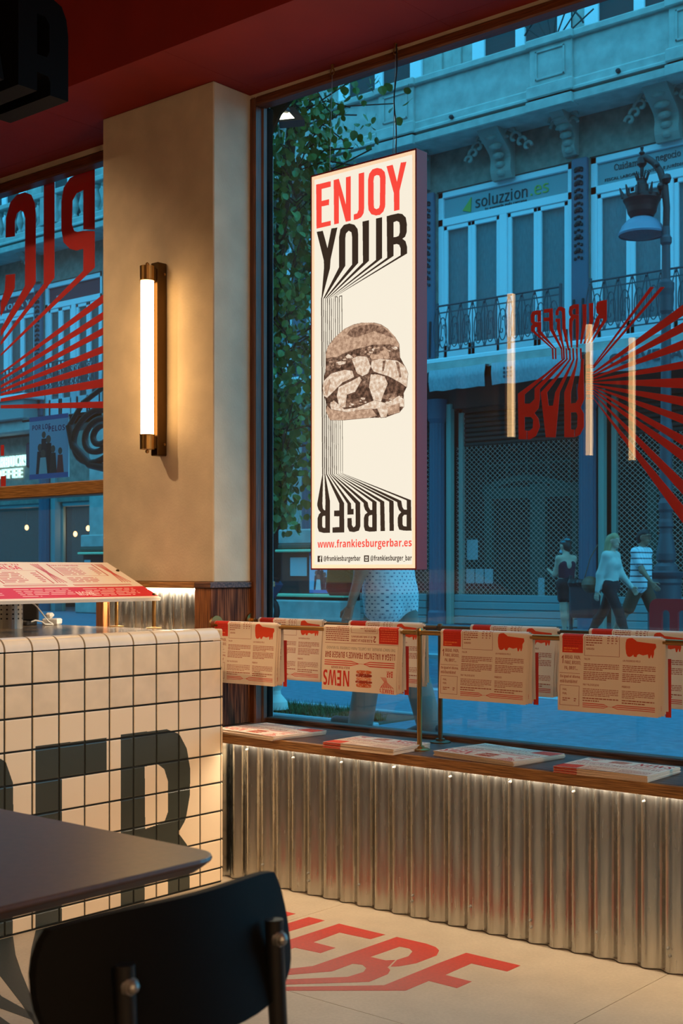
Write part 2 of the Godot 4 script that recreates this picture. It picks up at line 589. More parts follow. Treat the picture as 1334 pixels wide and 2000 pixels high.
func room() -> void:
	var f := structure("floor")
	slab("floor_base", -6.4, 3.3, -0.16, -0.012, -3.75, 6.6, "grout", f)
	var xs := [-6.46, -5.26, -4.06, -2.86, -1.66, -0.46, 0.74, 1.94, 3.14]
	var zs := [-3.75, -2.593, -1.393, -0.193, 1.007, 2.207, 3.407, 4.607, 5.807]
	for x: float in xs:
		for z: float in zs:
			slab("floor_slab", maxf(x, -6.4) + 0.0012, minf(x + 1.2, 3.3) - 0.0012, -0.03, 0.0, z + 0.0012, (z + 1.2 if z > -3.0 else -2.593) - 0.0012, "floor", f)
	# painted lettering HERE and the ends of the counter's lettering
	var red := [
		[-2023,3193, -2022,3122, -2143,3118, -2139,2981, -2048,2981, -2047,2909, -2143,2909, -2142,2801, -2406,2577, -2720,2300, -2735,2310, -2427,2598, -2214,2798, -2217,3058, -2214,3194],
		[-2470,2644, -2338,2789, -2332,2852, -2349,2886, -2377,2903, -2406,2893, -2405,2800, -2495,2671, -2760,2330, -2775,2338, -2530,2709, -2479,2799, -2475,3191, -2362,3193, -2318,3182, -2290,3161, -2266,3116, -2267,3016, -2288,2959, -2304,2942, -2329,3004, -2325,3054, -2345,3101, -2370,3119, -2405,3116, -2408,2976, -2351,2979, -2333,3000, -2309,2937, -2312,2934, -2285,2916, -2268,2883, -2265,2795, -2440,2613, -2740,2318, -2750,2325],
		[-2519,3188, -2523,3120, -2644,3114, -2637,2980, -2546,2979, -2546,2910, -2642,2902, -2649,2755, -2790,2345, -2806,2352, -2710,2818, -2711,3190],
		[-2771,3188, -2774,2992, -2796,2908, -2850,2700, -2868,2700, -2842,2900, -2839,3187],
		[-2900,3188, -2900,3012, -2774,3008, -2774,2946, -2902,2946, -2912,2700, -2930,2700, -2972,2900, -2970,3187]]
	var flat := Transform3D(Basis(Vector3(1, 0, 0), Vector3(0, 0, -1), Vector3(0, 1, 0)), Vector3.ZERO)
	for a in red:
		var g := G.new()
		g.t = flat
		g.prism(pts(a), -0.001, 0.0007)
		part("floor_letter", g, M["red_print"], f)
	var black := [
		[-3398,2507, -3398,2611, -3227,2471, -3106,2335, -2700,2010, -2700,2000, -3056,2230, -3235,2370],
		[-3398,2318, -3398,2421, -3228,2309, -3071,2217, -2849,2093, -2600,1950, -2600,1940, -2852,2059, -3095,2161],
		[-3398,2120, -3398,2225, -2942,2060, -2766,2032, -2600,1935, -2600,1925, -2726,2003, -2866,2002],
		[-3398,1900, -3398,2000, -3100,2010, -2812,1964, -2600,1915, -2600,1905, -2763,1929, -3060,1940],
		[-3398,2858, -3398,2964, -3150,2680, -2700,2080, -2700,2070, -3180,2640]]
	for a in black:
		var g := G.new()
		g.t = flat
		g.prism(pts(a), -0.001, 0.0007)
		part("floor_stripe", g, M["black_print"], f)
	# window wall with its pillar
	var w := structure("wall_front")
	slab("outer_wall", -95, 16, 4.4, 15.0, -3.98, -3.7, "wall_stucco", w)
	slab("outer_wall", -95, -6.4, 0.0, 4.4, -3.98, -3.7, "wall_stucco", w)
	slab("outer_wall", 3.3, 16, 0.0, 4.4, -3.98, -3.7, "wall_stucco", w)
	slab("header", -6.4, 3.3, 3.005, 4.4, -3.76, -3.675, "plaster", w)
	slab("pillar", -4.245, -3.582, 1.1, 3.03, -3.79, -3.47, "plaster", w, 0.004)
	slab("pillar_core", -4.215, -3.6, 0.0, 1.1, -3.79, -3.51, "plaster", w)
	slab("pier", -6.4, -6.0, 0.0, 3.0, -3.98, -3.675, "plaster", w)
	slab("pier", 1.2, 3.3, 0.0, 3.0, -3.98, -3.675, "plaster", w)
	slab("parapet", -6.0, -4.245, 0.0, 0.6, -3.98, -3.675, "plaster", w)
	slab("parapet", -3.6, 1.2, 0.0, 0.5, -3.98, -3.505, "plaster", w)
	for q in [["wall_left", -6.55, -6.4, -3.98, 6.75], ["wall_right", 3.3, 3.45, -3.98, 6.75], ["wall_back", -6.4, 3.3, 6.6, 6.75]]:
		var o := structure(q[0])
		slab("wall_panel", q[1], q[2], 0.0, 4.4, q[3], q[4], "dark_wall", o)
	# red ceiling: a dropped bulkhead along the window, the higher room behind it
	var c := structure("ceiling")
	slab("ceiling_panel", -6.4, 3.3, 4.3, 4.45, -3.98, 6.6, "red_paint_fascia", c)
	slab("fascia", -6.4, 3.3, 3.0305, 4.3, -3.675, -3.15, "red_paint_fascia", c)
	for q in [[-6.4, -4.347], [-4.347, -3.516], [-3.516, -2.6], [-2.6, -1.6], [-1.6, -0.6], [-0.6, 1.2], [1.2, 3.3]]:
		slab("soffit_panel", q[0] + 0.0012, q[1] - 0.0012, 3.03, 3.05, -3.588, -3.1505, "red_paint", c)
		slab("soffit_panel", q[0] + 0.0005, q[1] - 0.0005, 3.03, 3.05, -3.675, -3.5904, "red_paint", c)
	slab("soffit_backing", -6.4, 3.3, 3.046, 3.06, -3.67, -3.16, "seam", c)

func ceiling_spots() -> void:
	# recessed ceiling spots of the room, behind and beside the camera; the low one on the right is added as fill
	for q in [[Vector3(-0.7, 4.28, -2.7), Vector3(-3.45, 0.85, -2.75), 7.2, 17.0, "aimed at the tiled counter"], [Vector3(0.6, 4.28, -1.2), Vector3(-3.3, 0.6, -2.2), 5.0, 18.0, "aimed at the counter's lettering"], [Vector3(-1.4, 4.28, -0.4), Vector3(-2.9, 0.0, -2.9), 2.2, 22.0, "aimed at the floor lettering"], [Vector3(1.4, 2.85, -2.7), Vector3(-2.6, 1.3, -3.6), 3.0, 24.0, "added as fill low on the right, aimed along the window"], [Vector3(-5.3, 4.28, -1.0), Vector3(-4.7, 1.2, -3.5), 8.0, 26.0, "over the staff side of the counter"], [Vector3(0.8, 4.28, 3.0), Vector3(-1.5, 0.0, 1.5), 4.0, 40.0, "over the seats behind the camera"]]:
		var at: Vector3 = q[0]
		var t := thing("ceiling_spot", "round brass ceiling spotlight " + q[4], "spotlight", at, 0.0, "ceiling spotlights of the room")
		var g := G.new()
		g.lathe([[0.0, 0.02], [0.06, 0.02], [0.06, -0.05], [0.052, -0.05], [0.045, -0.02]], 16)
		part("housing", g, M["brass"], t)
		g = G.new()
		g.lathe([[0.044, -0.021], [0.0, -0.02]], 16)
		part("glowing_disc", g, M["bulb_glow"], t)
		spot(t, Vector3(0, -0.07, 0), q[1] - at, q[2], q[3], 0.7, 0.05)

func fill_pendants() -> void:  # unseen globe lamps, added to give the room soft ambient fill
	for q in [[Vector3(1.7, 2.55, 0.4), 2.6, "right of the camera"], [Vector3(2.2, 2.55, 2.6), 1.6, "behind the camera"]]:
		var t := thing("added_fill_globe", "added opal fill globe hanging " + q[2], "lamp", q[0], 0.0, "globe pendants added out of view")
		var g := G.new()
		g.ball(Vector3.ZERO, Vector3.ONE * 0.11, 20)
		part("glowing_globe", g, M["bulb_glow"], t)
		g = G.new()
		g.rod(Vector3(0, 0.1, 0), Vector3(0, 1.74, 0), 0.004, 0.004, 6)
		g.rod(Vector3(0, 0.1, 0), Vector3(0, 0.16, 0), 0.03)
		part("flex", g, M["brass"], t)
		omni(t, Vector3.ZERO, q[1], 0.1)

func pane_sheet(x0: float, x1: float, y0: float, y1: float, w: Node3D) -> void:
	var g := G.new()
	g.quad(Vector3(x0, y0, -3.75), Vector3(x1, y0, -3.75), Vector3(x1, y1, -3.75), Vector3(x0, y1, -3.75))
	part("pane", g, M["pane"], w)

func window_right() -> void:
	var w := structure("window_1")
	slab("frame_post", -3.585, -3.553, 0.5, 3.017, -3.712, -3.668, "frame_post", w, 0.006)
	slab("frame_bead", -3.575, -3.546, 0.5, 3.0, -3.735, -3.705, "frame_post", w, 0.006)
	slab("frame_rail", -3.553, 1.2, 2.98, 3.017, -3.712, -3.668, "frame_rail", w, 0.006)
	slab("frame_bead", -3.55, 1.2, 2.984, 3.004, -3.735, -3.705, "frame_rail", w, 0.006)
	slab("black_gasket", -3.6, -3.566, 0.5, 3.0, -3.785, -3.735, "black_frame", w)
	slab("black_gasket", -3.6, -3.552, 0.5, 2.7, -3.752, -3.737, "black_frame", w)
	slab("reveal_strip", -3.612, -3.588, 0.4, 2.82, -3.81, -3.80, "grey_alu", w)
	slab("bottom_rail", -3.55, 1.2, 0.535, 0.562, -3.78, -3.725, "walnut_shelf", w, 0.004)
	pane_sheet(-3.57, 1.2, 0.556, 3.0, w)
	var g := G.new()
	g.prism(pts([-3950,0, -3709,0, -3709,2780, -3700,2870, -3683,2940, -3625,3022, -3539,3080, -3450,3102, -3300,3110, 1300,3110, 1300,3400, -3950,3400]), -3.9, -3.885)
	part("arched_surround", g, M["dark_arch"], w)
	# vinyl lettering on the glass, read from the street
	var art := [
		[-2297,2023, -2316,2025, -2331,2023, -2337,2011, -2336,1989, -2329,1981, -2336,1973, -2335,1958, -2257,1891, -2250,1890, -2316,1951, -2322,1960, -2319,1969, -2310,1969, -2310,1950, -2245,1888, -2239,1887, -2296,1953, -2296,1984, -2311,1985, -2322,1989, -2323,2005, -2319,2011, -2311,2010, -2311,1986, -2297,1985],
		[-2286,2025, -2251,2024, -2250,1956, -2214,1885, -2221,1885, -2264,1956, -2265,1983, -2286,1985, -2286,1997, -2265,1995, -2265,2012, -2286,2013],
		[-2240,1999, -2240,2012, -2229,2026, -2217,2025, -2204,2017, -2202,1953, -2187,1876, -2193,1877, -2214,1950, -2215,2003, -2219,2012, -2227,2013, -2229,2004, -2229,1998],
		[-2240,1988, -2223,1986, -2223,1955, -2206,1883, -2212,1884, -2235,1953, -2234,1976, -2240,1977],
		[-2152,2025, -2172,2026, -2187,2021, -2190,2004, -2188,1993, -2182,1987, -2188,1979, -2189,1942, -2182,1885, -2177,1884, -2177,1937, -2176,1971, -2169,1979, -2164,1979, -2163,1935, -2162,1882, -2155,1882, -2152,1938, -2152,1989, -2164,1991, -2176,1995, -2177,2006, -2172,2012, -2164,2013, -2164,1992, -2152,1990],
		[-2139,2022, -2124,2021, -2124,1956, -2142,1893, -2148,1894, -2137,1962],
		[-2114,2022, -2099,2022, -2099,1962, -2128,1892, -2135,1892, -2113,1961],
		[-2049,2025, -2049,1960, -2103,1893, -2109,1894, -2063,1960, -2063,1966, -2074,1967, -2079,1946, -2117,1893, -2123,1893, -2096,1948, -2089,1969, -2079,1981, -2086,1988, -2089,2006, -2084,2020, -2072,2025],
		[-2388,1750, -2278,1809, -2212,1851, -2204,1850, -2268,1806, -2361,1745, -2361,1714, -2340,1712, -2322,1726, -2322,1762, -2232,1829, -2199,1849, -2192,1849, -2224,1823, -2301,1758, -2301,1724, -2306,1694, -2322,1679, -2306,1658, -2301,1631, -2316,1601, -2340,1591, -2350,1591, -2350,1621, -2343,1620, -2329,1628, -2327,1657, -2337,1667, -2361,1669, -2361,1623, -2353,1622, -2353,1592, -2385,1594],
		[-2298,1746, -2222,1810, -2187,1848, -2181,1847, -2217,1805, -2273,1744, -2267,1699, -2250,1698, -2242,1741, -2187,1824, -2174,1847, -2168,1846, -2179,1823, -2224,1740, -2240,1591, -2278,1594],
		[-2207,1738, -2167,1822, -2162,1845, -2156,1845, -2160,1821, -2182,1736, -2182,1699, -2164,1700, -2155,1712, -2157,1743, -2142,1837, -2141,1843, -2133,1842, -2135,1819, -2132,1710, -2145,1683, -2133,1662, -2133,1619, -2147,1594, -2166,1587, -2166,1612, -2164,1612, -2158,1621, -2157,1660, -2162,1669, -2182,1670, -2182,1614, -2169,1612, -2169,1587, -2207,1589],
		[-2255,1891, -2249,1890, -2247,1853, -2253,1854],
		[-2243,1889, -2238,1889, -2237,1852, -2242,1853],
		[-2220,1887, -2215,1886, -2213,1850, -2218,1850],
		[-2213,1886, -2207,1885, -2205,1849, -2211,1849],
		[-2202,1885, -2197,1884, -2195,1848, -2200,1848],
		[-2189,1883, -2184,1883, -2182,1846, -2188,1847],
		[-2177,1882, -2171,1881, -2169,1845, -2175,1846],
		[-2163,1880, -2157,1880, -2156,1843, -2161,1844],
		[-2148,1879, -2142,1878, -2141,1842, -2147,1843],
		[-2123,1822, -2098,1819, -1896,2045, -1882,2043, -2096,1815, -2123,1817],
		[-2123,1815, -2098,1813, -1860,2040, -1846,2038, -2096,1808, -2123,1811],
		[-2123,1798, -2098,1796, -1782,1976, -1782,1941, -2096,1791, -2123,1794],
		[-2123,1789, -2098,1787, -1782,1920, -1782,1890, -2096,1783, -2123,1785],
		[-2123,1781, -2098,1778, -1782,1865, -1782,1836, -2096,1774, -2123,1777],
		[-2123,1772, -2098,1770, -1782,1799, -1782,1775, -2096,1766, -2123,1768],
		[-2123,1765, -2098,1763, -1782,1746, -1782,1713, -2096,1759, -2123,1762],
		[-2123,1757, -2098,1755, -1782,1686, -1782,1658, -2096,1750, -2123,1753],
		[-2123,1750, -2098,1748, -1782,1629, -1782,1602, -2096,1744, -2123,1746],
		[-2123,1744, -2098,1742, -1782,1565, -1782,1534, -2096,1737, -2123,1740],
		[-2123,1735, -2098,1733, -1782,1520, -1782,1483, -2096,1729, -2123,1731],
		[-2123,1729, -2098,1726, -1782,1425, -1782,1380, -2096,1722, -2123,1725],
		[-2123,1713, -2098,1711, -1782,1347, -1782,1290, -2096,1707, -2123,1710],
	]
	for a in art:
		g = G.new()
		g.prism(pts(a), -3.7547, -3.7535)
		part("vinyl_letter" if a.size() > 14 else "vinyl_stripe", g, M["red_vinyl"], w)

func window_left() -> void:
	var w := structure("window_2")
	slab("frame_rail", -6.0, -4.245, 2.957, 3.002, -3.735, -3.668, "frame_rail", w, 0.006)
	slab("transom", -6.0, -4.245, 1.487, 1.55, -3.79, -3.69, "oak_rail", w, 0.005)
	slab("frame_post", -4.29, -4.245, 0.6, 2.96, -3.79, -3.69, "oak_post", w, 0.005)
	slab("frame_post", -6.0, -5.95, 0.6, 2.96, -3.79, -3.69, "oak_post", w, 0.005)
	slab("window_board", -6.0, -4.245, 0.58, 0.62, -3.8, -3.66, "oak_rail", w, 0.005)
	pane_sheet(-5.95, -4.26, 1.545, 2.96, w)
	pane_sheet(-5.95, -4.26, 0.61, 1.49, w)
	var art := [
		[-4648,2974, -4744,2975, -4827,2965, -4875,2929, -4892,2865, -4892,2737, -4875,2674, -4827,2636, -4780,2621, -4730,2621, -4730,2521, -5370,2207, -5370,2197, -4648,2523, -4648,2688, -4730,2704, -4774,2706, -4797,2715, -4813,2746, -4809,2857, -4780,2885, -4730,2891, -4730,2710, -4648,2696],
		[-5026,2970, -4944,2969, -4944,2519, -5370,2250, -5370,2268, -5026,2504],
		[-5330,2772, -5327,2866, -5290,2938, -5238,2964, -5173,2965, -5122,2942, -5093,2894, -5088,2832, -5088,2517, -5370,2292, -5370,2329, -5173,2514, -5171,2839, -5186,2872, -5209,2884, -5238,2874, -5254,2838, -5254,2766],
		[-5329,2590, -5251,2583, -5255,2515, -5370,2390, -5370,2458, -5336,2518],
		[-4538,2410, -4538,2370, -5370,2106, -5370,2114],
		[-4538,2329, -4538,2292, -5370,2074, -5370,2086],
		[-4538,2255, -4538,2221, -5370,2041, -5370,2054],
		[-4538,2170, -4538,2134, -5370,2021, -5370,2033],
		[-4538,2095, -4538,2055, -5370,2001, -5370,2013],
		[-4538,2014, -4538,1973, -5370,1973, -5370,1989],
		[-4538,1906, -4538,1875, -5370,1940, -5370,1956],
		[-5370,1760, -5342,1759, -5342,1707, -5370,1708],
		[-5370,1607, -5328,1607, -5328,1557, -5370,1557],
	]
	for a in art:
		var g := G.new()
		g.prism(pts(a), -3.7547, -3.7535)
		part("vinyl_letter" if a.size() > 10 else "vinyl_stripe", g, M["red_vinyl"], w)

func corrugated(x0: float, x1: float, y0: float, y1: float, z: float, amp := 0.009, pitch := 0.076) -> G:
	var g := G.new()
	var pp := []
	var m := int((x1 - x0) / pitch * 16)
	for j in 2:
		for i in m + 1:
			var x := lerpf(x0, x1, float(i) / m)
			pp.append(Vector3(x, y0 if j == 0 else y1, z + amp * sin(TAU * (x - x0) / pitch)))
	g.grid(pp, m + 1, 2)
	var qq := []
	for q: Vector3 in pp: qq.append(q - Vector3(0, 0, 0.0012))
	var k := qq.slice(0, m + 1)
	k.reverse()
	var l := qq.slice(m + 1)
	l.reverse()
	g.grid(k + l, m + 1, 2)
	return g

func bench() -> void:
	# shelf under the big window
	var t := thing("window_shelf", "long walnut shelf with an oak edge under the big window", "shelf", Vector3.ZERO)
	slab("board", -3.58, 1.2, 0.515, 0.543, -3.75, -3.375, "walnut_shelf", t, 0.002)
	slab("front_edge", -3.58, 1.2, 0.507, 0.5425, -3.3745, -3.362, "oak_rail", t, 0.002)
	# corrugated sheets below it
	var c := thing("corrugated_cladding", "shiny corrugated zinc sheet covering the wall below the window shelf", "cladding", Vector3.ZERO)
	var x := -3.576
	var n := 0
	while x < 1.2:
		part("sheet", corrugated(x, minf(x + 0.836, 1.2), 0.004, 0.506, -3.405 - 0.0012 * (n % 2)), M["zinc"], c)
		x += 0.76
		n += 1
	var g := G.new()
	g.ball(Vector3.ZERO, Vector3(0.0028, 0.0028, 0.003), 8)
	g.rod(Vector3(0, 0, -0.012), Vector3.ZERO, 0.0045, 0.0045, 8)
	var first: MeshInstance3D
	for k in 14:
		for yy: float in [0.485, 0.075, 0.058]:
			var sx := -3.5 + 0.076 * (0.25 + 2 + k * 3 + (1 if yy < 0.1 else 0)) + rng.randf_range(-0.004, 0.004)
			if yy < 0.06 and k % 2 == 0: continue
			var at := Transform3D(Basis(), Vector3(sx, yy + rng.randf_range(-0.006, 0.006), -3.391))
			if first == null:
				first = part("screw", g, M["steel"], c)
				first.transform = at
			else: again(first, "screw", c, at)
	slab("batten", -3.576, 1.2, 0.0, 0.5, -3.5, -3.425, "dark_shell", c)
	# hidden light under the shelf
	var s := thing("strip_light", "thin light strip hidden under the front of the window shelf", "light", Vector3.ZERO)
	slab("glowing_strip", -3.45, 1.18, 0.5085, 0.5125, -3.3835, -3.3775, "strip_glow", s)
	area(s, Vector3(-1.15, 0.507, -3.381), Vector3(-1.15, 0.3, -3.44), 4.6, 0.006, 1.6, Color(1, 0.93, 0.82))
	# the lower pillar: wood casing, ledge and its own zinc panel
	var p := thing("pillar_casing", "walnut and oak casing with a ledge round the foot of the pillar", "panelling", Vector3.ZERO)
	slab("ledge", -4.25, -3.66, 1.078, 1.1, -3.9, -3.44, "oak_rail", p, 0.002)
	slab("ledge_end", -3.659, -3.57, 1.078, 1.101, -3.69, -3.44, "walnut_shelf", p, 0.002)
	slab("front_board", -3.668, -3.583, 0.0, 1.077, -3.47, -3.45, "oak_post", p, 0.002)
	slab("side_board", -3.6, -3.58, 0.5435, 1.077, -3.7, -3.452, "walnut_post", p, 0.002)
	slab("corner_post", -4.265, -4.215, 0.0, 1.077, -3.53, -3.45, "oak_post", p, 0.002)
	var z := thing("corrugated_cladding", "small corrugated zinc panel under the pillar ledge behind the counter", "cladding", Vector3.ZERO)
	part("sheet", corrugated(-4.215, -3.668, 0.0, 1.076, -3.476), M["zinc"], z)
	var s2 := thing("strip_light", "short light strip under the pillar ledge above the zinc panel", "light", Vector3.ZERO)
	slab("glowing_strip", -4.2, -3.68, 1.0725, 1.0765, -3.458, -3.452, "strip_glow", s2)
	area(s2, Vector3(-3.94, 1.071, -3.455), Vector3(-3.94, 0.87, -3.5), 0.5, 0.006, 0.9, Color(1, 0.93, 0.82))
	# two brass rails for newspapers
	for q in [["brass newspaper rail nearer the room, on thin posts above the window shelf", -3.477, 0.938, -2.6, 0.0085], ["bronze newspaper rail nearer the glass, half hidden behind the hanging papers", -3.675, 0.945, -2.657, 0.0095]]:
		var zz: float = q[1]
		var yy: float = q[2]
		var r := thing("newspaper_rail", q[0], "rail", Vector3(q[3], 0.543, zz))
		var mm := "brass" if zz > -3.5 else "bronze"
		var off := Vector3(-q[3], -0.543, -zz)
		var gg := G.new()
		gg.rod(Vector3(-3.578, yy, zz) + off, Vector3(1.15, yy, zz) + off, q[4], -1.0, 14)
		part("rail", gg, M[mm], r)
		gg = G.new()
		gg.rod(Vector3(-3.579, yy, zz) + off, Vector3(-3.571, yy, zz) + off, 0.034, 0.034, 24)
		gg.rod(Vector3(-3.571, yy, zz) + off, Vector3(-3.556, yy, zz) + off, 0.014, 0.014, 16)
		part("wall_flange", gg, M["brass"], r)
		for px: float in [q[3], q[3] + 1.05, q[3] + 2.1]:
			gg = G.new()
			gg.lathe([[0.0, 0.0], [0.037, 0.0], [0.037, 0.004], [0.03, 0.007], [0.0165, 0.008], [0.0165, 0.014], [0.0085, 0.016], [0.0085, yy - 0.543 - 0.01], [0.013, yy - 0.543 - 0.008], [0.014, yy - 0.543 + 0.006], [0.009, yy - 0.543 + 0.014], [0.0, yy - 0.543 + 0.017]], 20, Vector3(px - q[3], 0, 0))
			part("post", gg, M[mm], r)

func counter() -> void:
	var t := thing("tiled_counter", "long counter clad in square cream tiles with black lettering and rounded edge", "counter", Vector3(-3.41, 0, -2.4))
	var o := Vector3(3.41, 0, 2.4)
	var g := G.new()
	g.span(-4.6, -3.405, 0.0, 0.875, -3.335, -0.9)
	g.t = Transform3D(Basis(), o)
	var h := G.new()
	h.t = Transform3D(Basis(), o)
	h.span(-4.6, -3.4045, 0.0, 0.885, -3.336, -0.9)
	part("grout_body", h, M["grout"], t)
	h = G.new()
	h.t = Transform3D(Basis(), o)
	h.span(-4.62, -3.447, 0.885, 0.92, -3.341, -0.9, 0.002)
	part("worktop", h, M["granite"], t)
	# lettering painted across the tiles
	var pr := P.new(1200, 480, c8(226, 205, 176))
	var ink := c8(58, 62, 56)
	var zx := func(a: Array) -> PackedVector2Array:   # z, y in mm to the print's 0..1
		var q := PackedVector2Array()
		for i in range(0, a.size(), 2): q.append(Vector2((-a[i] / 1000.0 - 1.9) / 1.5, 1.0 - a[i + 1] / 700.0))
		return q
	for a in [[-2507,586, -2796,585, -2796,471, -2611,470, -2611,250, -2760,250, -2760,150, -2611,150, -2611,0, -2507,0],
		[-2858,589, -3065,588, -3125,565, -3161,510, -3178,434, -3176,341, -3156,258, -3120,215, -3175,150, -3175,0, -3071,0, -3071,130, -3050,165, -2964,165, -2964,0, -2858,0],
		[-2120,586, -2330,586, -2395,550, -2422,480, -2425,300, -2421,0, -2318,0, -2318,440, -2300,475, -2225,475, -2225,0, -2120,0]]: pr.poly(zx.call(a), ink)
	pr.poly(zx.call([-2964,468, -3021,472, -3054,449, -3071,405, -3071,296, -3054,262, -2966,252]), c8(226, 205, 176))
	var pt := printed("lettered_tile", pr.tex(), 0.22)
	var plain: MeshInstance3D
	var rows := 9
	for k in 23:
		var z1 := -3.332 + 0.1045 * (k + 1)
		for r in rows:
			var y1 := 0.89 - 0.1045 * r
			var y0 := maxf(y1 - 0.1045, 0.004)
			g = G.new()
			var a := 0.0034
			var b := 0.006
			var x0 := -0.0045
			var x1 := 0.0
			var c := [Vector3(0, y0 + a, z1 - a), Vector3(0, y0 + a, z1 - 0.1045 + a), Vector3(0, y1 - a, z1 - 0.1045 + a), Vector3(0, y1 - a, z1 - a)]
			var d := [Vector3(0, y0 + b, z1 - b), Vector3(0, y0 + b, z1 - 0.1045 + b), Vector3(0, y1 - b, z1 - 0.1045 + b), Vector3(0, y1 - b, z1 - b)]
			var letters := z1 < -1.95 and y0 < 0.6
			var dy := (y0 + y1) / 2
			var dz := z1 - 0.05225
			var pos := Vector3(-3.40, dy, dz) + o
			var u := func(q: Vector3) -> Vector2: return Vector2((-q.z - 1.9) / 1.5, 1.0 - q.y / 0.7)
			if not letters and plain and r < rows - 1:
				again(plain, "tile", t, Transform3D(Basis(), pos + Vector3(0, 0, 0)))
				continue
			var sh := Vector3(0, -dy, -dz)
			for i in 4:
				var j := (i + 1) % 4
				g.quad(c[i] + sh + Vector3(x0, 0, 0), c[j] + sh + Vector3(x0, 0, 0), c[j] + sh + Vector3(-0.001, 0, 0), c[i] + sh + Vector3(-0.001, 0, 0), u.call(c[i]), u.call(c[j]), u.call(c[j]), u.call(c[i]))
				g.quad(c[i] + sh + Vector3(-0.001, 0, 0), c[j] + sh + Vector3(-0.001, 0, 0), d[j] + sh, d[i] + sh, u.call(c[i]), u.call(c[j]), u.call(d[j]), u.call(d[i]))
			g.quad(d[0] + sh, d[1] + sh, d[2] + sh, d[3] + sh, u.call(d[0]), u.call(d[1]), u.call(d[2]), u.call(d[3]))
			var m := part("tile", g, pt if letters else M["tile"], t)
			m.position = pos
			if not letters and r < rows - 1: plain = m
	# rounded tiles along the top edge and down the far corner
	g = G.new()
	var arc := []
	for i in 9: arc.append(Vector2(-0.045 + 0.043 * sin(PI / 2 * i / 8.0), -0.041 + 0.043 * cos(PI / 2 * i / 8.0) - 0.002))
	var gp := []
	for i in 9: gp.append(Vector3(arc[i].x, arc[i].y, 0.0489))
	for i in 9: gp.append(Vector3(arc[i].x, arc[i].y, -0.0489))
	g.grid(gp, 9, 2)
	for s in [0.0489, -0.0489]:
		for i in 8:
			var p0 := Vector3(-0.045, -0.041, s)
			g.tri(p0, gp[i] * Vector3(1, 1, signf(s)), gp[i + 1] * Vector3(1, 1, signf(s)))
	var edge := part("edge_tile", g, M["tile"], t)
	edge.position = Vector3(-3.398, 0.934, -3.332 + 0.05225) + o
	for k in range(1, 23): again(edge, "edge_tile", t, Transform3D(Basis(), Vector3(-3.398, 0.934, -3.332 + 0.05225 + 0.1045 * k) + o))
	for r in rows:
		h = G.new()
		h.t = Transform3D(Basis(), o)
		h.span(-3.44, -3.4005, maxf(0.004, 0.89 - 0.1045 * (r + 1) + 0.0022), 0.89 - 0.1045 * r - 0.0022, -3.344, -3.3345, 0.004)
		part("corner_tile", h, M["tile"], t)
	h = G.new()
	h.t = Transform3D(Basis(), o)
	h.span(-3.446, -3.402, 0.893, 0.931, -3.345, -3.3345, 0.006)
	part("corner_tile", h, M["tile"], t)

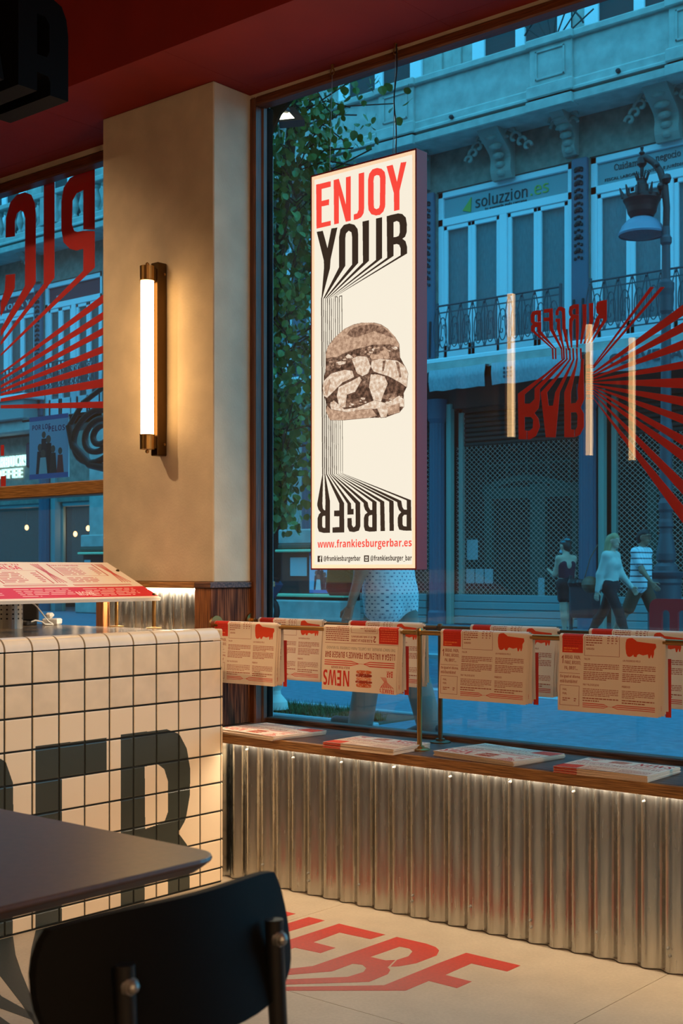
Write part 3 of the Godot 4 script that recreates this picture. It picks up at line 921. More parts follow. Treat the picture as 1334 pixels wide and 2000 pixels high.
func menu_board() -> void:
	var pr := P.new(1400, 460, c8(238, 224, 208))
	var red := c8(214, 30, 48)
	var ink := c8(196, 74, 62)
	pr.rect(0, 0.68, 1, 0.95, red)
	var rg := RandomNumberGenerator.new()
	rg.seed = 4
	for i in 5:
		var x := 0.11 + 0.178 * i
		if i < 4:
			pr.text(type(["2", "3", "4", "5"][i]), x, 0.05, x + 0.02, 0.2, red)
			pr.text(type(["ELIGE TU CARNE", "ELIGE TU QUESO", "NO LAS PRUEBAS TODAS", "ELIGE TU"][i]), x + 0.026, 0.05, x + 0.1, 0.09, ink)
			pr.text(type(["CARNE", "QUESO", "VERDURA", "SALSA"][i]), x + 0.026, 0.105, x + 0.095, 0.2, red)
		else:
			pr.text(type("PARA ACOMPAÑAR"), x, 0.07, x + 0.08, 0.11, ink)
			pr.rows(x, 0.42, x + 0.08, 0.56, 4, ink, rg)
		pr.frame(x - 0.003, 0.23 if i < 4 else 0.05, x + 0.125, 0.58 if i < 4 else 0.38, ink, 0.0035)
		pr.rows(x + 0.005, 0.26 if i < 4 else 0.14, x + 0.07, 0.55 if i < 4 else 0.36, 7, ink, rg)
		pr.rows(x + 0.1, 0.28 if i < 4 else 0.14, x + 0.115, 0.55 if i < 4 else 0.36, 6, ink, rg)
		for k in 4: pr.poly(PackedVector2Array([Vector2(x + 0.132 + k * 0.006, 0.05), Vector2(x + 0.135 + k * 0.006, 0.05), Vector2(x + 0.145 + k * 0.002, 0.3), Vector2(x + 0.138 + k * 0.008, 0.56), Vector2(x + 0.135 + k * 0.008, 0.56), Vector2(x + 0.142 + k * 0.002, 0.3)]), ink)
		pr.rect(x - 0.01, 0.61, x + 0.15, 0.622, ink)
		pr.rect(x - 0.01, 0.635, x + 0.15, 0.647, ink)
		pr.rows(x, 0.71, x + 0.14, 0.92, 5, c8(240, 190, 180), rg)
	pr.text(type("MORE"), 0.79, 0.8, 0.835, 0.9, c8(248, 226, 214))
	var t := thing("menu_board", "slanted white and red menu board on brass posts at the counter end", "menu board", Vector3(-3.812, 0.92, -3.37))
	var o := Vector3(3.812, -0.92, 3.37)
	var a := Vector3(-3.79, 1.028, -3.383)   # lower edge, far end
	var b := Vector3(-4.115, 1.166, -3.383)
	var L := Vector3(0, 0, 1.75)
	var up := (b - a).cross(L).normalized()
	if up.y < 0: up = -up
	var g := G.new()
	g.t = Transform3D(Basis(), o)
	g.quad(a, b, b + L, a + L)
	var w := up * 0.012
	g = G.new()
	g.t = Transform3D(Basis(), o)
	for q in [[a, a + L, b + L, b, -up], [a, a + L, a + L + w, a + w, Vector3(1, -0.3, 0)], [b, b + L, b + L + w, b + w, Vector3(-1, 0.3, 0)], [a, b, b + w, a + w, Vector3(0, 0, -1)], [a + L, b + L, b + L + w, a + L + w, Vector3(0, 0, 1)]]: g.outq(q[0], q[1], q[2], q[3], q[4])
	part("panel", g, M["white_plastic"], t)
	g = G.new()
	g.t = Transform3D(Basis(), o + w + up * 0.0006)
	g.quad(a + L, a, b, b + L, Vector2(0, 1), Vector2(1, 1), Vector2(1, 0), Vector2(0, 0))
	part("printed_face", g, printed("menu_print", pr.tex(), 0.45), t)
	for q in [[-3.812, -3.37, 1.035], [-4.03, -3.365, 1.128], [-3.812, -1.75, 1.035], [-4.03, -1.75, 1.128]]:
		g = G.new()
		g.t = Transform3D(Basis(), o)
		g.lathe([[0.0, 0.0], [0.03, 0.0], [0.03, 0.003], [0.012, 0.005], [0.0075, 0.006], [0.0075, q[2] - 0.92], [0.0, q[2] - 0.92]], 16, Vector3(q[0], 0.92, q[1]))
		part("post", g, M["brass"], t)
	for x: float in [-3.812, -4.03]:
		g = G.new()
		g.t = Transform3D(Basis(), o)
		g.ball(a.lerp(b, (-3.79 - x) / 0.325) + Vector3(0, 0.014, 0.013), Vector3(0.008, 0.007, 0.008), 10)
		part("cap_screw", g, M["dark_brass"], t)

func counter_things() -> void:
	# perforated steel cutlery pot
	var t := thing("cutlery_pot", "small perforated steel pot on the counter under the menu board", "pot", Vector3(-4.235, 0.92, -3.0))
	var g := G.new()
	var R := 0.052
	var seg := 28
	var H := 0.105
	for r in 12:
		for k in seg:
			var hole := r >= 4 and r <= 10 and r % 2 == 0 and k % 2 == 0
			var a0 := TAU * k / seg
			var a1 := TAU * (k + 1) / seg
			var y0 := H * r / 12
			var y1 := H * (r + 1) / 12
			var c := [Vector3(cos(a0) * R, y0, -sin(a0) * R), Vector3(cos(a1) * R, y0, -sin(a1) * R), Vector3(cos(a1) * R, y1, -sin(a1) * R), Vector3(cos(a0) * R, y1, -sin(a0) * R)]
			var m: Vector3 = (c[0] + c[2]) / 2
			if not hole:
				g.quad(c[0], c[1], c[2], c[3])
				continue
			var ring := []
			for i in 8:
				var e := TAU * i / 8 + PI / 8 + PI
				ring.append(m + (c[1] - c[0]) * 0.36 * cos(e) + Vector3(0, (y1 - y0) * 0.4 * sin(e), 0))
			for i in 4:
				g.tri(c[i], ring[i * 2], ring[(i * 2 + 1) % 8])
				g.tri(c[i], ring[(i * 2 + 7) % 8], ring[i * 2])
				g.tri(c[i], c[(i + 1) % 4], ring[(i * 2 + 1) % 8])
	part("perforated_wall", g, M["steel"], t)
	g = G.new()
	g.lathe([[0.0, 0.0], [R - 0.002, 0.0], [R - 0.002, 0.003], [0.0, 0.003]], 24)
	part("base", g, M["steel"], t)
	g = G.new()
	g.lathe([[R - 0.004, 0.0], [R - 0.004, H]], 24)
	part("liner", g, M["black_plastic"], t)
	g = G.new()
	var ringp := []
	for i in 24: ringp.append(Vector3(cos(TAU * i / 24) * R, H, sin(TAU * i / 24) * R))
	g.tube(ringp, 0.0025, 6, true)
	part("rim", g, M["steel"], t)
	# till screen, power brick, its cable
	t = thing("till_screen", "black till screen seen from behind under the menu board", "screen", Vector3(-4.46, 0.92, -3.2), 0.35)
	slab("housing", -0.1, 0.1, 0.02, 0.16, -0.008, 0.008, "black_plastic", t, 0.004)
	slab("foot", -0.07, 0.07, 0.0, 0.02, -0.04, 0.04, "black_plastic", t, 0.004)
	t = thing("card_reader", "small white card reader dock at the counter end beside the till", "card reader", Vector3(-4.395, 0.92, -3.325), 0.6)
	slab("dock", -0.035, 0.035, 0.0, 0.026, -0.03, 0.03, "white_plastic", t, 0.005)
	slab("clip", -0.025, 0.005, 0.028, 0.05, -0.02, 0.02, "white_plastic", t, 0.008)
	slab("stem", -0.015, -0.005, 0.02, 0.035, -0.01, 0.01, "white_plastic", t)
	for q in [["white cable arching down from the menu board to the reader", [Vector3(-4.2, 1.02, -3.08), Vector3(-4.26, 1.0, -3.15), Vector3(-4.32, 0.97, -3.22), Vector3(-4.36, 0.935, -3.28), Vector3(-4.37, 0.924, -3.31)]], ["white cable lying low on the counter behind the steel pot", [Vector3(-4.18, 0.945, -3.06), Vector3(-4.23, 0.948, -3.12), Vector3(-4.27, 0.94, -3.18), Vector3(-4.33, 0.926, -3.24), Vector3(-4.355, 0.923, -3.3)]]]:
		g = G.new()
		g.tube(q[1], 0.003, 8)
		tag(part("cable", g, M["white_plastic"]), q[0], "cable")

func tube_lamp(t: Node3D, L: float, k: float) -> void:   # upright glass tube on a dark backplate; origin at the tube's middle, the wall 0.085 k behind
	var g := G.new()
	g.span(-0.021 * k, 0.021 * k, -L / 2 - 0.08 * k, L / 2 + 0.08 * k, -0.085 * k, -0.036 * k, 0.003)
	part("backplate", g, M["dark_brass"], t)
	g = G.new()
	var pf := [[0.0, -L / 2 - 0.004]]
	for i in 2: pf.append([0.026 * k, (L / 2 + 0.004) * (-1 if i == 0 else 1)])
	pf.append([0.0, L / 2 + 0.004])
	g.lathe(pf, 28)
	part("glowing_tube", g, M["tube_glow"], t)
	for s in [-1.0, 1.0]:
		g = G.new()
		var y0: float = s * L / 2
		var y1: float = s * (L / 2 + 0.058 * k)
		var lo := minf(y0, y1)
		var hi := maxf(y0, y1)
		g.lathe([[0.0, lo], [0.029 * k if s < 0 else 0.031 * k, lo], [0.029 * k, lo + 0.004], [0.029 * k, hi - 0.004], [0.031 * k if s < 0 else 0.029 * k, hi], [0.0, hi]], 24)
		part("end_cap", g, M["brass"], t)
		g = G.new()
		g.span(-0.015 * k, 0.015 * k, lo + 0.004, hi - 0.004, -0.04 * k, -0.02 * k, 0.002)
		part("bracket", g, M["dark_brass"], t)
		g = G.new()
		g.ball(Vector3(0, y1 + s * 0.008 * k, 0), Vector3.ONE * 0.008 * k, 10)
		part("knob", g, M["brass"], t)
		g = G.new()
		g.rod(Vector3(0.02 * k, s * (L / 2 + 0.035 * k), -0.07 * k), Vector3(0.026 * k, s * (L / 2 + 0.035 * k), -0.07 * k), 0.005 * k)
		part("screw", g, M["brass"], t)

func pillar_lamp() -> void:
	var t := thing("wall_lamp", "brass wall lamp with an upright glowing glass tube on the cream pillar", "lamp", Vector3(-3.868, 1.983, -3.385))
	tube_lamp(t, 0.605, 1.0)
	area(t, Vector3(0, 0, 0.028), Vector3(0, 0, 3), 0.05, 0.6, 0.06)

func wall_tubes() -> void:
	for q in [[2.28, 2.97, 1.28, "first"], [3.68, 2.9, 1.28, "second"], [4.56, 2.9, 1.26, "third"]]:
		var t := thing("wall_lamp", "tall tube wall lamp deep in the room, mirrored in the window, %s from the street" % q[3], "lamp", Vector3(-6.3, q[1], q[0]), PI / 2, "tube lamps mirrored in the glass")
		tube_lamp(t, q[2], 1.15)
		area(t, Vector3(0, 0, 0.032), Vector3(0, 0, 3), 0.06, q[2], 0.2)

func hanging_letters() -> void:
	# black box letters hung over the counter front: BAR, read from the room
	var t := thing("hanging_letters", "deep black box letters hanging over the counter at the top left", "sign", Vector3(-3.23, 2.6, -2.4))
	var art := [["letter", [[-2320,0, -2320,300, -2440,300, -2480,285, -2498,250, -2505,200, -2505,0, -2437,0, -2437,40, -2428,55, -2388,58, -2388,0], [-2388,112, -2388,235, -2418,235, -2434,215, -2434,132, -2424,112]]],
		["letter", [[-2060,0, -2110,300, -2210,300, -2270,0, -2205,0, -2192,60, -2140,60, -2127,0], [-2150,110, -2182,110, -2166,230]]],
		["letter", [[-1800,0, -1800,300, -1930,300, -1972,285, -1980,200, -1960,155, -1985,115, -1985,30, -1940,0], [-1868,45, -1868,125, -1915,125, -1915,45], [-1868,175, -1868,255, -1910,255, -1910,175]]]]
	for a in art:
		var c := CSGCombiner3D.new()
		c.name = a[0]
		t.add_child(c, true)
		for i in a[1].size():
			var p := CSGPolygon3D.new()
			p.name = "outline"
			var q := pts(a[1][i])
			for k in q.size(): q[k] = Vector2(-q[k].x - 2.4, q[k].y)
			p.polygon = q
			p.depth = 0.3 if i == 0 else 0.5
			p.material = M["letter_black"]
			if i > 0:
				p.operation = CSGShape3D.OPERATION_SUBTRACTION
				p.position.z = 0.1
			c.add_child(p, true)
		c.rotation.y = PI / 2
	var g := G.new()
	for z: float in [-2.4, -2.15, -1.9]: g.rod(Vector3(-0.15, 0.28, z + 2.4), Vector3(-0.15, 1.7, z + 2.4), 0.004)
	part("hanger", g, M["black_metal"], t)

func light_box() -> void:
	var t := thing("light_box", "tall glowing poster box hanging on wires before the window, picturing a burger", "sign", Vector3(-2.951, 1.15, -3.63))
	var W := 0.490
	var H := 1.466
	var pr := P.new(684, 2046, c8(248, 238, 218))
	var tone := {"r": c8(250, 74, 62), "k": c8(52, 40, 32), "w": c8(248, 238, 218), "a": c8(196, 158, 132), "b": c8(128, 96, 78), "c": c8(108, 78, 62), "d": c8(88, 62, 50), "e": c8(236, 208, 184)}
	var art := [
		["r", [25,1430, 97,1429, 97,1409, 52,1409, 52,1364, 89,1364, 88,1343, 52,1344, 52,1283, 97,1283, 97,1266, 27,1266]],
		["r", [111,1430, 136,1430, 170,1329, 170,1429, 193,1429, 193,1267, 169,1267, 136,1369, 136,1267, 113,1267]],
		["r", [230,1430, 256,1430, 256,1303, 253,1283, 242,1271, 226,1267, 207,1267, 207,1287, 223,1288, 230,1300]],
		["r", [274,1401, 279,1420, 294,1433, 315,1434, 335,1427, 350,1412, 354,1393, 352,1290, 344,1273, 328,1264, 310,1265, 289,1273, 276,1291, 274,1310]],
		["w", [299,1392, 302,1406, 313,1409, 325,1405, 329,1394, 328,1300, 324,1289, 312,1287, 302,1293, 300,1305]],
		["r", [358,1431, 386,1431, 405,1367, 422,1431, 447,1429, 416,1332, 416,1266, 392,1266, 391,1330]],
		["k", [28,1254, 58,1253, 81,1185, 100,1254, 129,1253, 96,1141, 93,1109, 57,1008, 55,1003, 50,1004, 52,1008, 64,1115, 63,1142]],
		["k", [137,1106, 137,1217, 143,1243, 160,1257, 186,1258, 210,1249, 225,1231, 228,1210, 228,1108, 76,1001, 71,1002, 199,1106, 199,1207, 196,1224, 183,1232, 170,1224, 167,1208, 167,1107, 67,1002, 61,1003]],
		["k", [248,1254, 278,1254, 278,1108, 84,1000, 80,1000, 250,1106]],
		["k", [310,1254, 338,1254, 338,1108, 92,999, 89,999, 310,1106]],
		["k", [359,1254, 409,1255, 429,1249, 444,1234, 449,1209, 448,1181, 441,1167, 429,1162, 443,1151, 450,1130, 450,1107, 110,999, 108,999, 421,1105, 421,1130, 415,1143, 404,1148, 390,1148, 390,1108, 101,999, 98,998, 361,1106]],
		["w", [390,1227, 404,1229, 415,1223, 418,1210, 418,1187, 413,1175, 401,1173, 390,1174]],
		["k", [50,1005, 55,1004, 60,351, 55,352]],
		["k", [60,1004, 63,1003, 69,351, 65,351]],
		["k", [70,1002, 73,1002, 79,350, 74,351]],
		["k", [79,1001, 82,1001, 88,350, 85,350]],
		["k", [89,1000, 92,999, 98,349, 94,350]],
		["k", [98,998, 101,998, 107,349, 103,349]],
		["k", [108,997, 110,997, 116,349, 113,349]],
		["k", [117,997, 120,996, 126,349, 123,349]],
		["k", [128,997, 131,996, 135,349, 133,349]],
		["k", [137,997, 140,996, 145,350, 143,350]],
		["k", [149,1001, 152,1001, 155,350, 153,350]],
		["k", [117,997, 119,1001, 124,1002, 129,1000, 131,996, 128,996, 126,999, 122,999, 120,995]],
		["k", [137,996, 139,1001, 152,1001, 152,998, 141,998, 140,995]],
		["k", [66,352, 70,352, 93,252, 93,135, 61,135, 39,140, 32,156, 32,189, 39,204, 48,211, 37,221, 31,236, 31,246, 56,352, 60,352, 56,243, 58,226, 64,219, 70,218, 71,251]],
		["w", [70,198, 61,198, 56,194, 55,185, 55,160, 59,154, 70,153]],
		["k", [74,351, 79,351, 161,242, 162,135, 105,135, 105,154, 138,155, 138,194, 113,195, 113,216, 138,216, 138,242]],
		["k", [94,350, 98,350, 237,241, 238,156, 231,140, 208,135, 186,138, 177,155, 177,186, 197,186, 198,161, 205,152, 214,156, 216,164, 215,238]],
		["k", [85,351, 88,351, 194,239, 195,219, 206,219, 206,199, 177,199, 177,239]],
		["k", [113,350, 116,349, 313,241, 314,136, 281,135, 260,139, 254,155, 254,184, 259,197, 271,204, 260,214, 254,228, 253,239, 103,350, 107,350, 272,241, 276,224, 284,213, 293,213, 293,241]],
		["w", [293,195, 281,194, 276,189, 275,159, 280,152, 293,151]],
		["k", [123,350, 126,350, 348,241, 351,136, 331,136, 329,239]],
		["k", [133,350, 135,350, 390,241, 391,136, 372,136, 370,240]],
		["k", [153,350, 155,350, 467,242, 469,135, 436,136, 415,140, 409,154, 408,180, 413,192, 424,201, 414,209, 408,224, 406,237, 143,351, 145,351, 424,241, 429,219, 436,210, 449,209, 448,242]],
		["w", [448,191, 436,191, 430,185, 430,158, 434,152, 448,150]],
		["d", [74,778, 74,798, 83,821, 117,851, 161,876, 205,887, 248,889, 299,883, 333,872, 366,851, 395,822, 414,794, 418,748, 440,713, 454,686, 448,638, 434,617, 436,571, 416,553, 358,540, 274,545, 161,545, 94,550, 74,584, 79,607, 63,642, 56,670, 70,727]],
		["a", [74,778, 74,798, 83,821, 117,851, 161,876, 205,887, 248,889, 299,883, 333,872, 366,851, 395,822, 414,794, 416,780, 374,796, 291,804, 248,799, 196,795, 152,786, 130,778, 99,780]],
		["b", [192,872, 231,879, 291,877, 341,863, 374,837, 387,820, 349,834, 299,853, 248,846, 205,841, 174,854]],
		["c", [85,776, 130,778, 196,795, 248,799, 291,804, 374,796, 416,777, 418,748, 374,743, 291,748, 196,755, 117,746, 85,722, 70,727, 79,757]],
		["d", [157,782, 196,791, 256,792, 291,798, 291,775, 265,771, 205,770, 170,771]],
		["a", [299,797, 329,787, 345,749, 291,751, 282,762]],
		["b", [374,772, 399,773, 418,748, 395,740, 370,751]],
		["a", [316,792, 362,790, 374,749, 354,743]],
		["c", [155,760, 165,762, 176,758, 177,753, 166,752, 154,756]],
		["a", [145,741, 140,737, 129,740, 125,745, 132,749, 143,747]],
		["a", [274,771, 266,775, 273,777, 282,776, 285,772, 281,768]],
		["c", [328,775, 321,768, 308,769, 295,773, 295,780, 313,781]],
		["a", [303,782, 298,781, 288,782, 288,788, 296,791, 304,786]],
		["a", [86,765, 95,768, 104,766, 106,763, 103,760, 92,761]],
		["e", [376,776, 377,771, 369,772, 364,774, 362,779, 370,778]],
		["b", [275,788, 266,794, 276,797, 287,800, 292,792, 290,788]],
		["b", [195,777, 206,781, 218,775, 218,771, 208,770, 197,772]],
		["a", [108,758, 123,755, 137,749, 129,743, 114,742, 105,749]],
		["c", [362,792, 370,788, 369,783, 360,783, 353,787, 356,791]],
		["e", [140,762, 154,761, 170,758, 168,750, 152,749, 142,755]],
		["c", [296,786, 286,782, 274,785, 270,792, 278,794, 292,791]],
		["e", [392,788, 390,784, 384,782, 379,785, 375,790, 385,789]],
		["b", [293,772, 289,775, 286,779, 294,778, 298,777, 298,773]],
		["e", [266,780, 258,779, 251,781, 249,785, 256,785, 263,784]],
		["e", [287,781, 297,779, 294,773, 285,775, 278,777, 277,783]],
		["e", [158,763, 154,766, 155,769, 165,769, 170,765, 166,763]],
		["a", [280,800, 289,797, 290,793, 281,793, 276,794, 272,798]],
		["e", [167,776, 180,784, 194,777, 204,769, 190,767, 176,768]],
		["b", [326,781, 325,787, 331,792, 344,787, 345,783, 337,779]],
		["e", [149,746, 131,750, 119,757, 131,761, 146,760, 152,755]],
		["e", [386,780, 387,785, 395,788, 405,785, 408,778, 398,773]],
		["c", [249,783, 259,778, 253,772, 241,773, 236,778, 236,784]],
		["b", [402,765, 393,768, 386,771, 396,773, 402,774, 405,769]],
		["b", [382,793, 392,792, 393,786, 389,783, 377,786, 375,791]],
		["c", [136,736, 123,736, 107,741, 106,748, 125,753, 141,745]],
		["c", [119,758, 131,756, 132,751, 130,747, 119,748, 109,754]],
		["e", [304,782, 297,782, 289,788, 295,791, 305,789, 313,784]],
		["b", [243,783, 235,790, 247,797, 260,793, 271,786, 263,782]],
		["c", [309,778, 299,786, 312,787, 323,787, 328,779, 321,776]],
		["b", [229,771, 234,765, 226,762, 214,763, 215,769, 218,772]],
		["a", [249,785, 254,787, 264,787, 267,783, 263,778, 257,780]],
		["b", [250,779, 249,782, 250,786, 258,785, 261,781, 260,778]],
		["d", [79,607, 83,641, 130,657, 213,649, 286,653, 358,682, 399,675, 432,646, 434,617, 407,606, 291,603, 174,593, 94,606]],
		["e", [58,670, 63,697, 99,721, 161,728, 200,721, 209,697, 152,682, 117,658, 79,633, 63,642]],
		["a", [67,673, 90,701, 94,687, 79,641, 70,652]],
		["e", [126,637, 135,667, 196,684, 235,697, 244,683, 213,643, 174,636, 168,590, 139,592]],
		["e", [196,765, 231,771, 269,764, 286,729, 274,704, 248,696, 222,709, 209,737]],
		["c", [244,683, 256,699, 286,689, 282,666, 252,659]],
		["e", [291,748, 333,750, 407,736, 440,713, 454,686, 448,638, 420,657, 366,685, 299,708, 286,729]],
		["b", [341,740, 354,742, 345,706, 339,707]],
		["b", [399,734, 412,729, 424,676, 416,677]],
		["e", [286,699, 316,696, 349,686, 364,659, 345,624, 333,596, 299,605, 278,654]],
		["b", [170,616, 239,619, 246,597, 170,590]],
		["b", [345,621, 403,626, 405,603, 337,606]],
		["e", [94,609, 112,621, 161,584, 222,585, 303,605, 354,591, 416,612, 436,597, 436,571, 374,576, 358,542, 333,540, 316,574, 231,575, 170,573, 99,588]],
		["a", [74,584, 79,604, 99,588, 170,573, 231,575, 291,576, 316,548, 274,545, 161,545, 94,550]],
		["a", [362,577, 416,586, 416,553, 366,547]],
		["a", [246,595, 238,595, 230,598, 229,601, 240,600, 248,599]],
		["e", [240,606, 235,607, 233,609, 239,611, 245,608, 243,607]],
		["e", [256,603, 262,604, 267,603, 266,600, 262,600, 254,601]],
		["e", [111,612, 120,612, 128,611, 127,607, 119,607, 115,609]],
		["a", [420,608, 422,609, 426,610, 429,609, 432,607, 426,606]],
		["e", [378,588, 367,583, 357,587, 350,592, 359,596, 371,594]],
		["a", [377,604, 373,608, 378,611, 389,611, 397,605, 389,602]],
		["e", [134,602, 137,604, 142,604, 148,602, 146,599, 139,600]],
		["e", [121,609, 109,609, 97,611, 96,616, 113,616, 122,614]],
		["e", [386,605, 386,602, 381,598, 374,601, 366,605, 375,606]],
		["e", [238,619, 249,620, 261,617, 258,611, 249,611, 241,615]],
		["a", [196,599, 187,600, 186,604, 189,607, 195,605, 200,602]],
		["e", [202,595, 194,598, 190,601, 197,602, 206,600, 210,597]],
		["e", [193,591, 189,590, 184,592, 183,595, 189,595, 197,593]],
	]
	var rg := RandomNumberGenerator.new()
	rg.seed = 12
	var fn := FastNoiseLite.new()
	fn.frequency = 0.035
	fn.fractal_octaves = 4
	fn.seed = 3
	var fn2 := FastNoiseLite.new()
	fn2.frequency = 0.12
	fn2.seed = 8
	for q in art:
		var p := pts(q[1])
		for i in p.size(): p[i] = Vector2(p[i].x / W, 1.0 - p[i].y / H)
		if q[0] in ["a", "b", "c", "d", "e"]:
			# mottled tone of the printed photograph
			var lo := p[0]
			var hi := p[0]
			for s in p:
				lo = lo.min(s); hi = hi.max(s)
			var px := Vector2(2.0 / pr.w, 2.0 / pr.h)
			var range_of: Array = {"a": [c8(122, 88, 68), c8(232, 196, 166)], "b": [c8(84, 60, 48), c8(186, 148, 122)], "c": [c8(58, 40, 32), c8(190, 152, 126)], "d": [c8(46, 32, 26), c8(140, 104, 84)], "e": [c8(196, 160, 132), c8(254, 240, 220)]}[q[0]]
			var yy := lo.y
			while yy < hi.y:
				var xx := lo.x
				while xx < hi.x:
					if Geometry2D.is_point_in_polygon(Vector2(xx, yy) + px * 0.5, p):
						var v := (0.62 if q[0] == "a" else 0.5) + (0.45 if q[0] == "a" else 0.75) * fn.get_noise_2d(xx * pr.w, yy * pr.h) + 0.35 * fn2.get_noise_2d(xx * pr.w * 2.6, yy * pr.h)
						pr.rect(xx, yy, xx + px.x, yy + px.y, range_of[0].lerp(range_of[1], clampf(v, 0.0, 1.0)))
					xx += px.x
				yy += px.y
			for k in p.size():
				var e0 := p[k]
				var e1 := p[(k + 1) % p.size()]
				var nn := Vector2((e1 - e0).y * H / W, -(e1 - e0).x * W / H).normalized() * 0.0022
				if k % 3 != 0: pr.poly(PackedVector2Array([e0, e1, e1 + nn * Vector2(1, W / H), e0 + nn * Vector2(1, W / H)]), tone["c"])
		else: pr.poly(p, tone[q[0]])
	pr.text(type("www.frankiesburgerbar.es"), 32 / 490.0, 1 - 109 / 1466.0, 470 / 490.0, 1 - 71 / 1466.0, tone["r"])
	pr.text(type("@frankiesburgerbar"), 62 / 490.0, 1 - 50 / 1466.0, 238 / 490.0, 1 - 25 / 1466.0, tone["k"])
	pr.text(type("@frankiesburger_bar"), 285 / 490.0, 1 - 50 / 1466.0, 470 / 490.0, 1 - 25 / 1466.0, tone["k"])
	for x in [32, 255]: pr.rect(x / 490.0, 1 - 50 / 1466.0, (x + 23) / 490.0, 1 - 27 / 1466.0, tone["k"])
	pr.text(type("f"), 41 / 490.0, 1 - 48 / 1466.0, 52 / 490.0, 1 - 27 / 1466.0, tone["w"])
	pr.frame(260 / 490.0, 1 - 46 / 1466.0, 273 / 490.0, 1 - 31 / 1466.0, tone["w"], 0.003)
	pr.rect(265 / 490.0, 1 - 40 / 1466.0, 268.5 / 490.0, 1 - 37 / 1466.0, tone["w"])
	var tx := pr.tex()
	var m := mat("lit_print", Color(0.06, 0.06, 0.06), 0.5)
	m.emission_enabled = true
	m.emission = Color.WHITE
	m.emission_operator = BaseMaterial3D.EMISSION_OP_MULTIPLY
	m.emission_texture = tx
	m.emission_energy_multiplier = 1.0
	var g := G.new()
	g.quad(Vector3(-W / 2, 0, 0.0302), Vector3(W / 2, 0, 0.0302), Vector3(W / 2, H, 0.0302), Vector3(-W / 2, H, 0.0302), Vector2(0, 1), Vector2(1, 1), Vector2(1, 0), Vector2(0, 0))
	part("glowing_face", g, m, t)
	g = G.new()
	g.span(-W / 2, W / 2, 0, H, -0.03, 0.029)
	part("case", g, M["maroon_side"], t)
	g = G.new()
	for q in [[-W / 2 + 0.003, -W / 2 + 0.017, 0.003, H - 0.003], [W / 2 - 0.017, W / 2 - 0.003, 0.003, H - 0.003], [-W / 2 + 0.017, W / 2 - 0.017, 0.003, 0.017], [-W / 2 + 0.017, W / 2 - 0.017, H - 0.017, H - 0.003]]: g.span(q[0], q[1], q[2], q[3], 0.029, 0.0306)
	part("rim_falloff_band", g, M["rim_falloff"], t)  # even band, dimmer than the face: light falloff at the rim put into colour
	g = G.new()
	for q in [[-W / 2 - 0.001, -W / 2 + 0.004, -0.001, H + 0.001], [W / 2 - 0.004, W / 2 + 0.002, -0.001, H + 0.001], [-W / 2, W / 2, -0.002, 0.004], [-W / 2, W / 2, H - 0.004, H + 0.002]]: g.span(q[0], q[1], q[2], q[3], -0.031, 0.032, 0.001)
	part("edge_trim", g, M["maroon_side"], t)
	area(t, Vector3(0, H / 2, 0.035), Vector3(0, H / 2, 3), W, H, 0.2, Color(1, 0.93, 0.82))
	for x: float in [-0.18, 0.118]:
		g = G.new()
		g.tube([Vector3(x, H, 0), Vector3(x, 1.84, -0.015)], 0.0012, 5)
		part("steel_wire", g, M["steel"], t)
		g = G.new()
		var ring := []
		for i in 12: ring.append(Vector3(x + 0.009 * cos(TAU * i / 12), 1.853 + 0.012 * sin(TAU * i / 12), -0.016))
		g.tube(ring, 0.002, 6, true)
		g.rod(Vector3(x, 1.866, -0.016), Vector3(x, 1.88, -0.016), 0.006)
		part("ceiling_hook", g, M["brass"], t)
	g = G.new()
	var cb := []
	for i in 15:
		var f := i / 14.0
		cb.append(Vector3(0.124 + 0.007 * sin(f * 9.0) * sin(PI * f), lerpf(H, 1.875, f), -0.01 + 0.003 * sin(f * 5.0)))
	g.tube(cb, 0.0026, 6)
	part("power_cable", g, M["cable"], t)

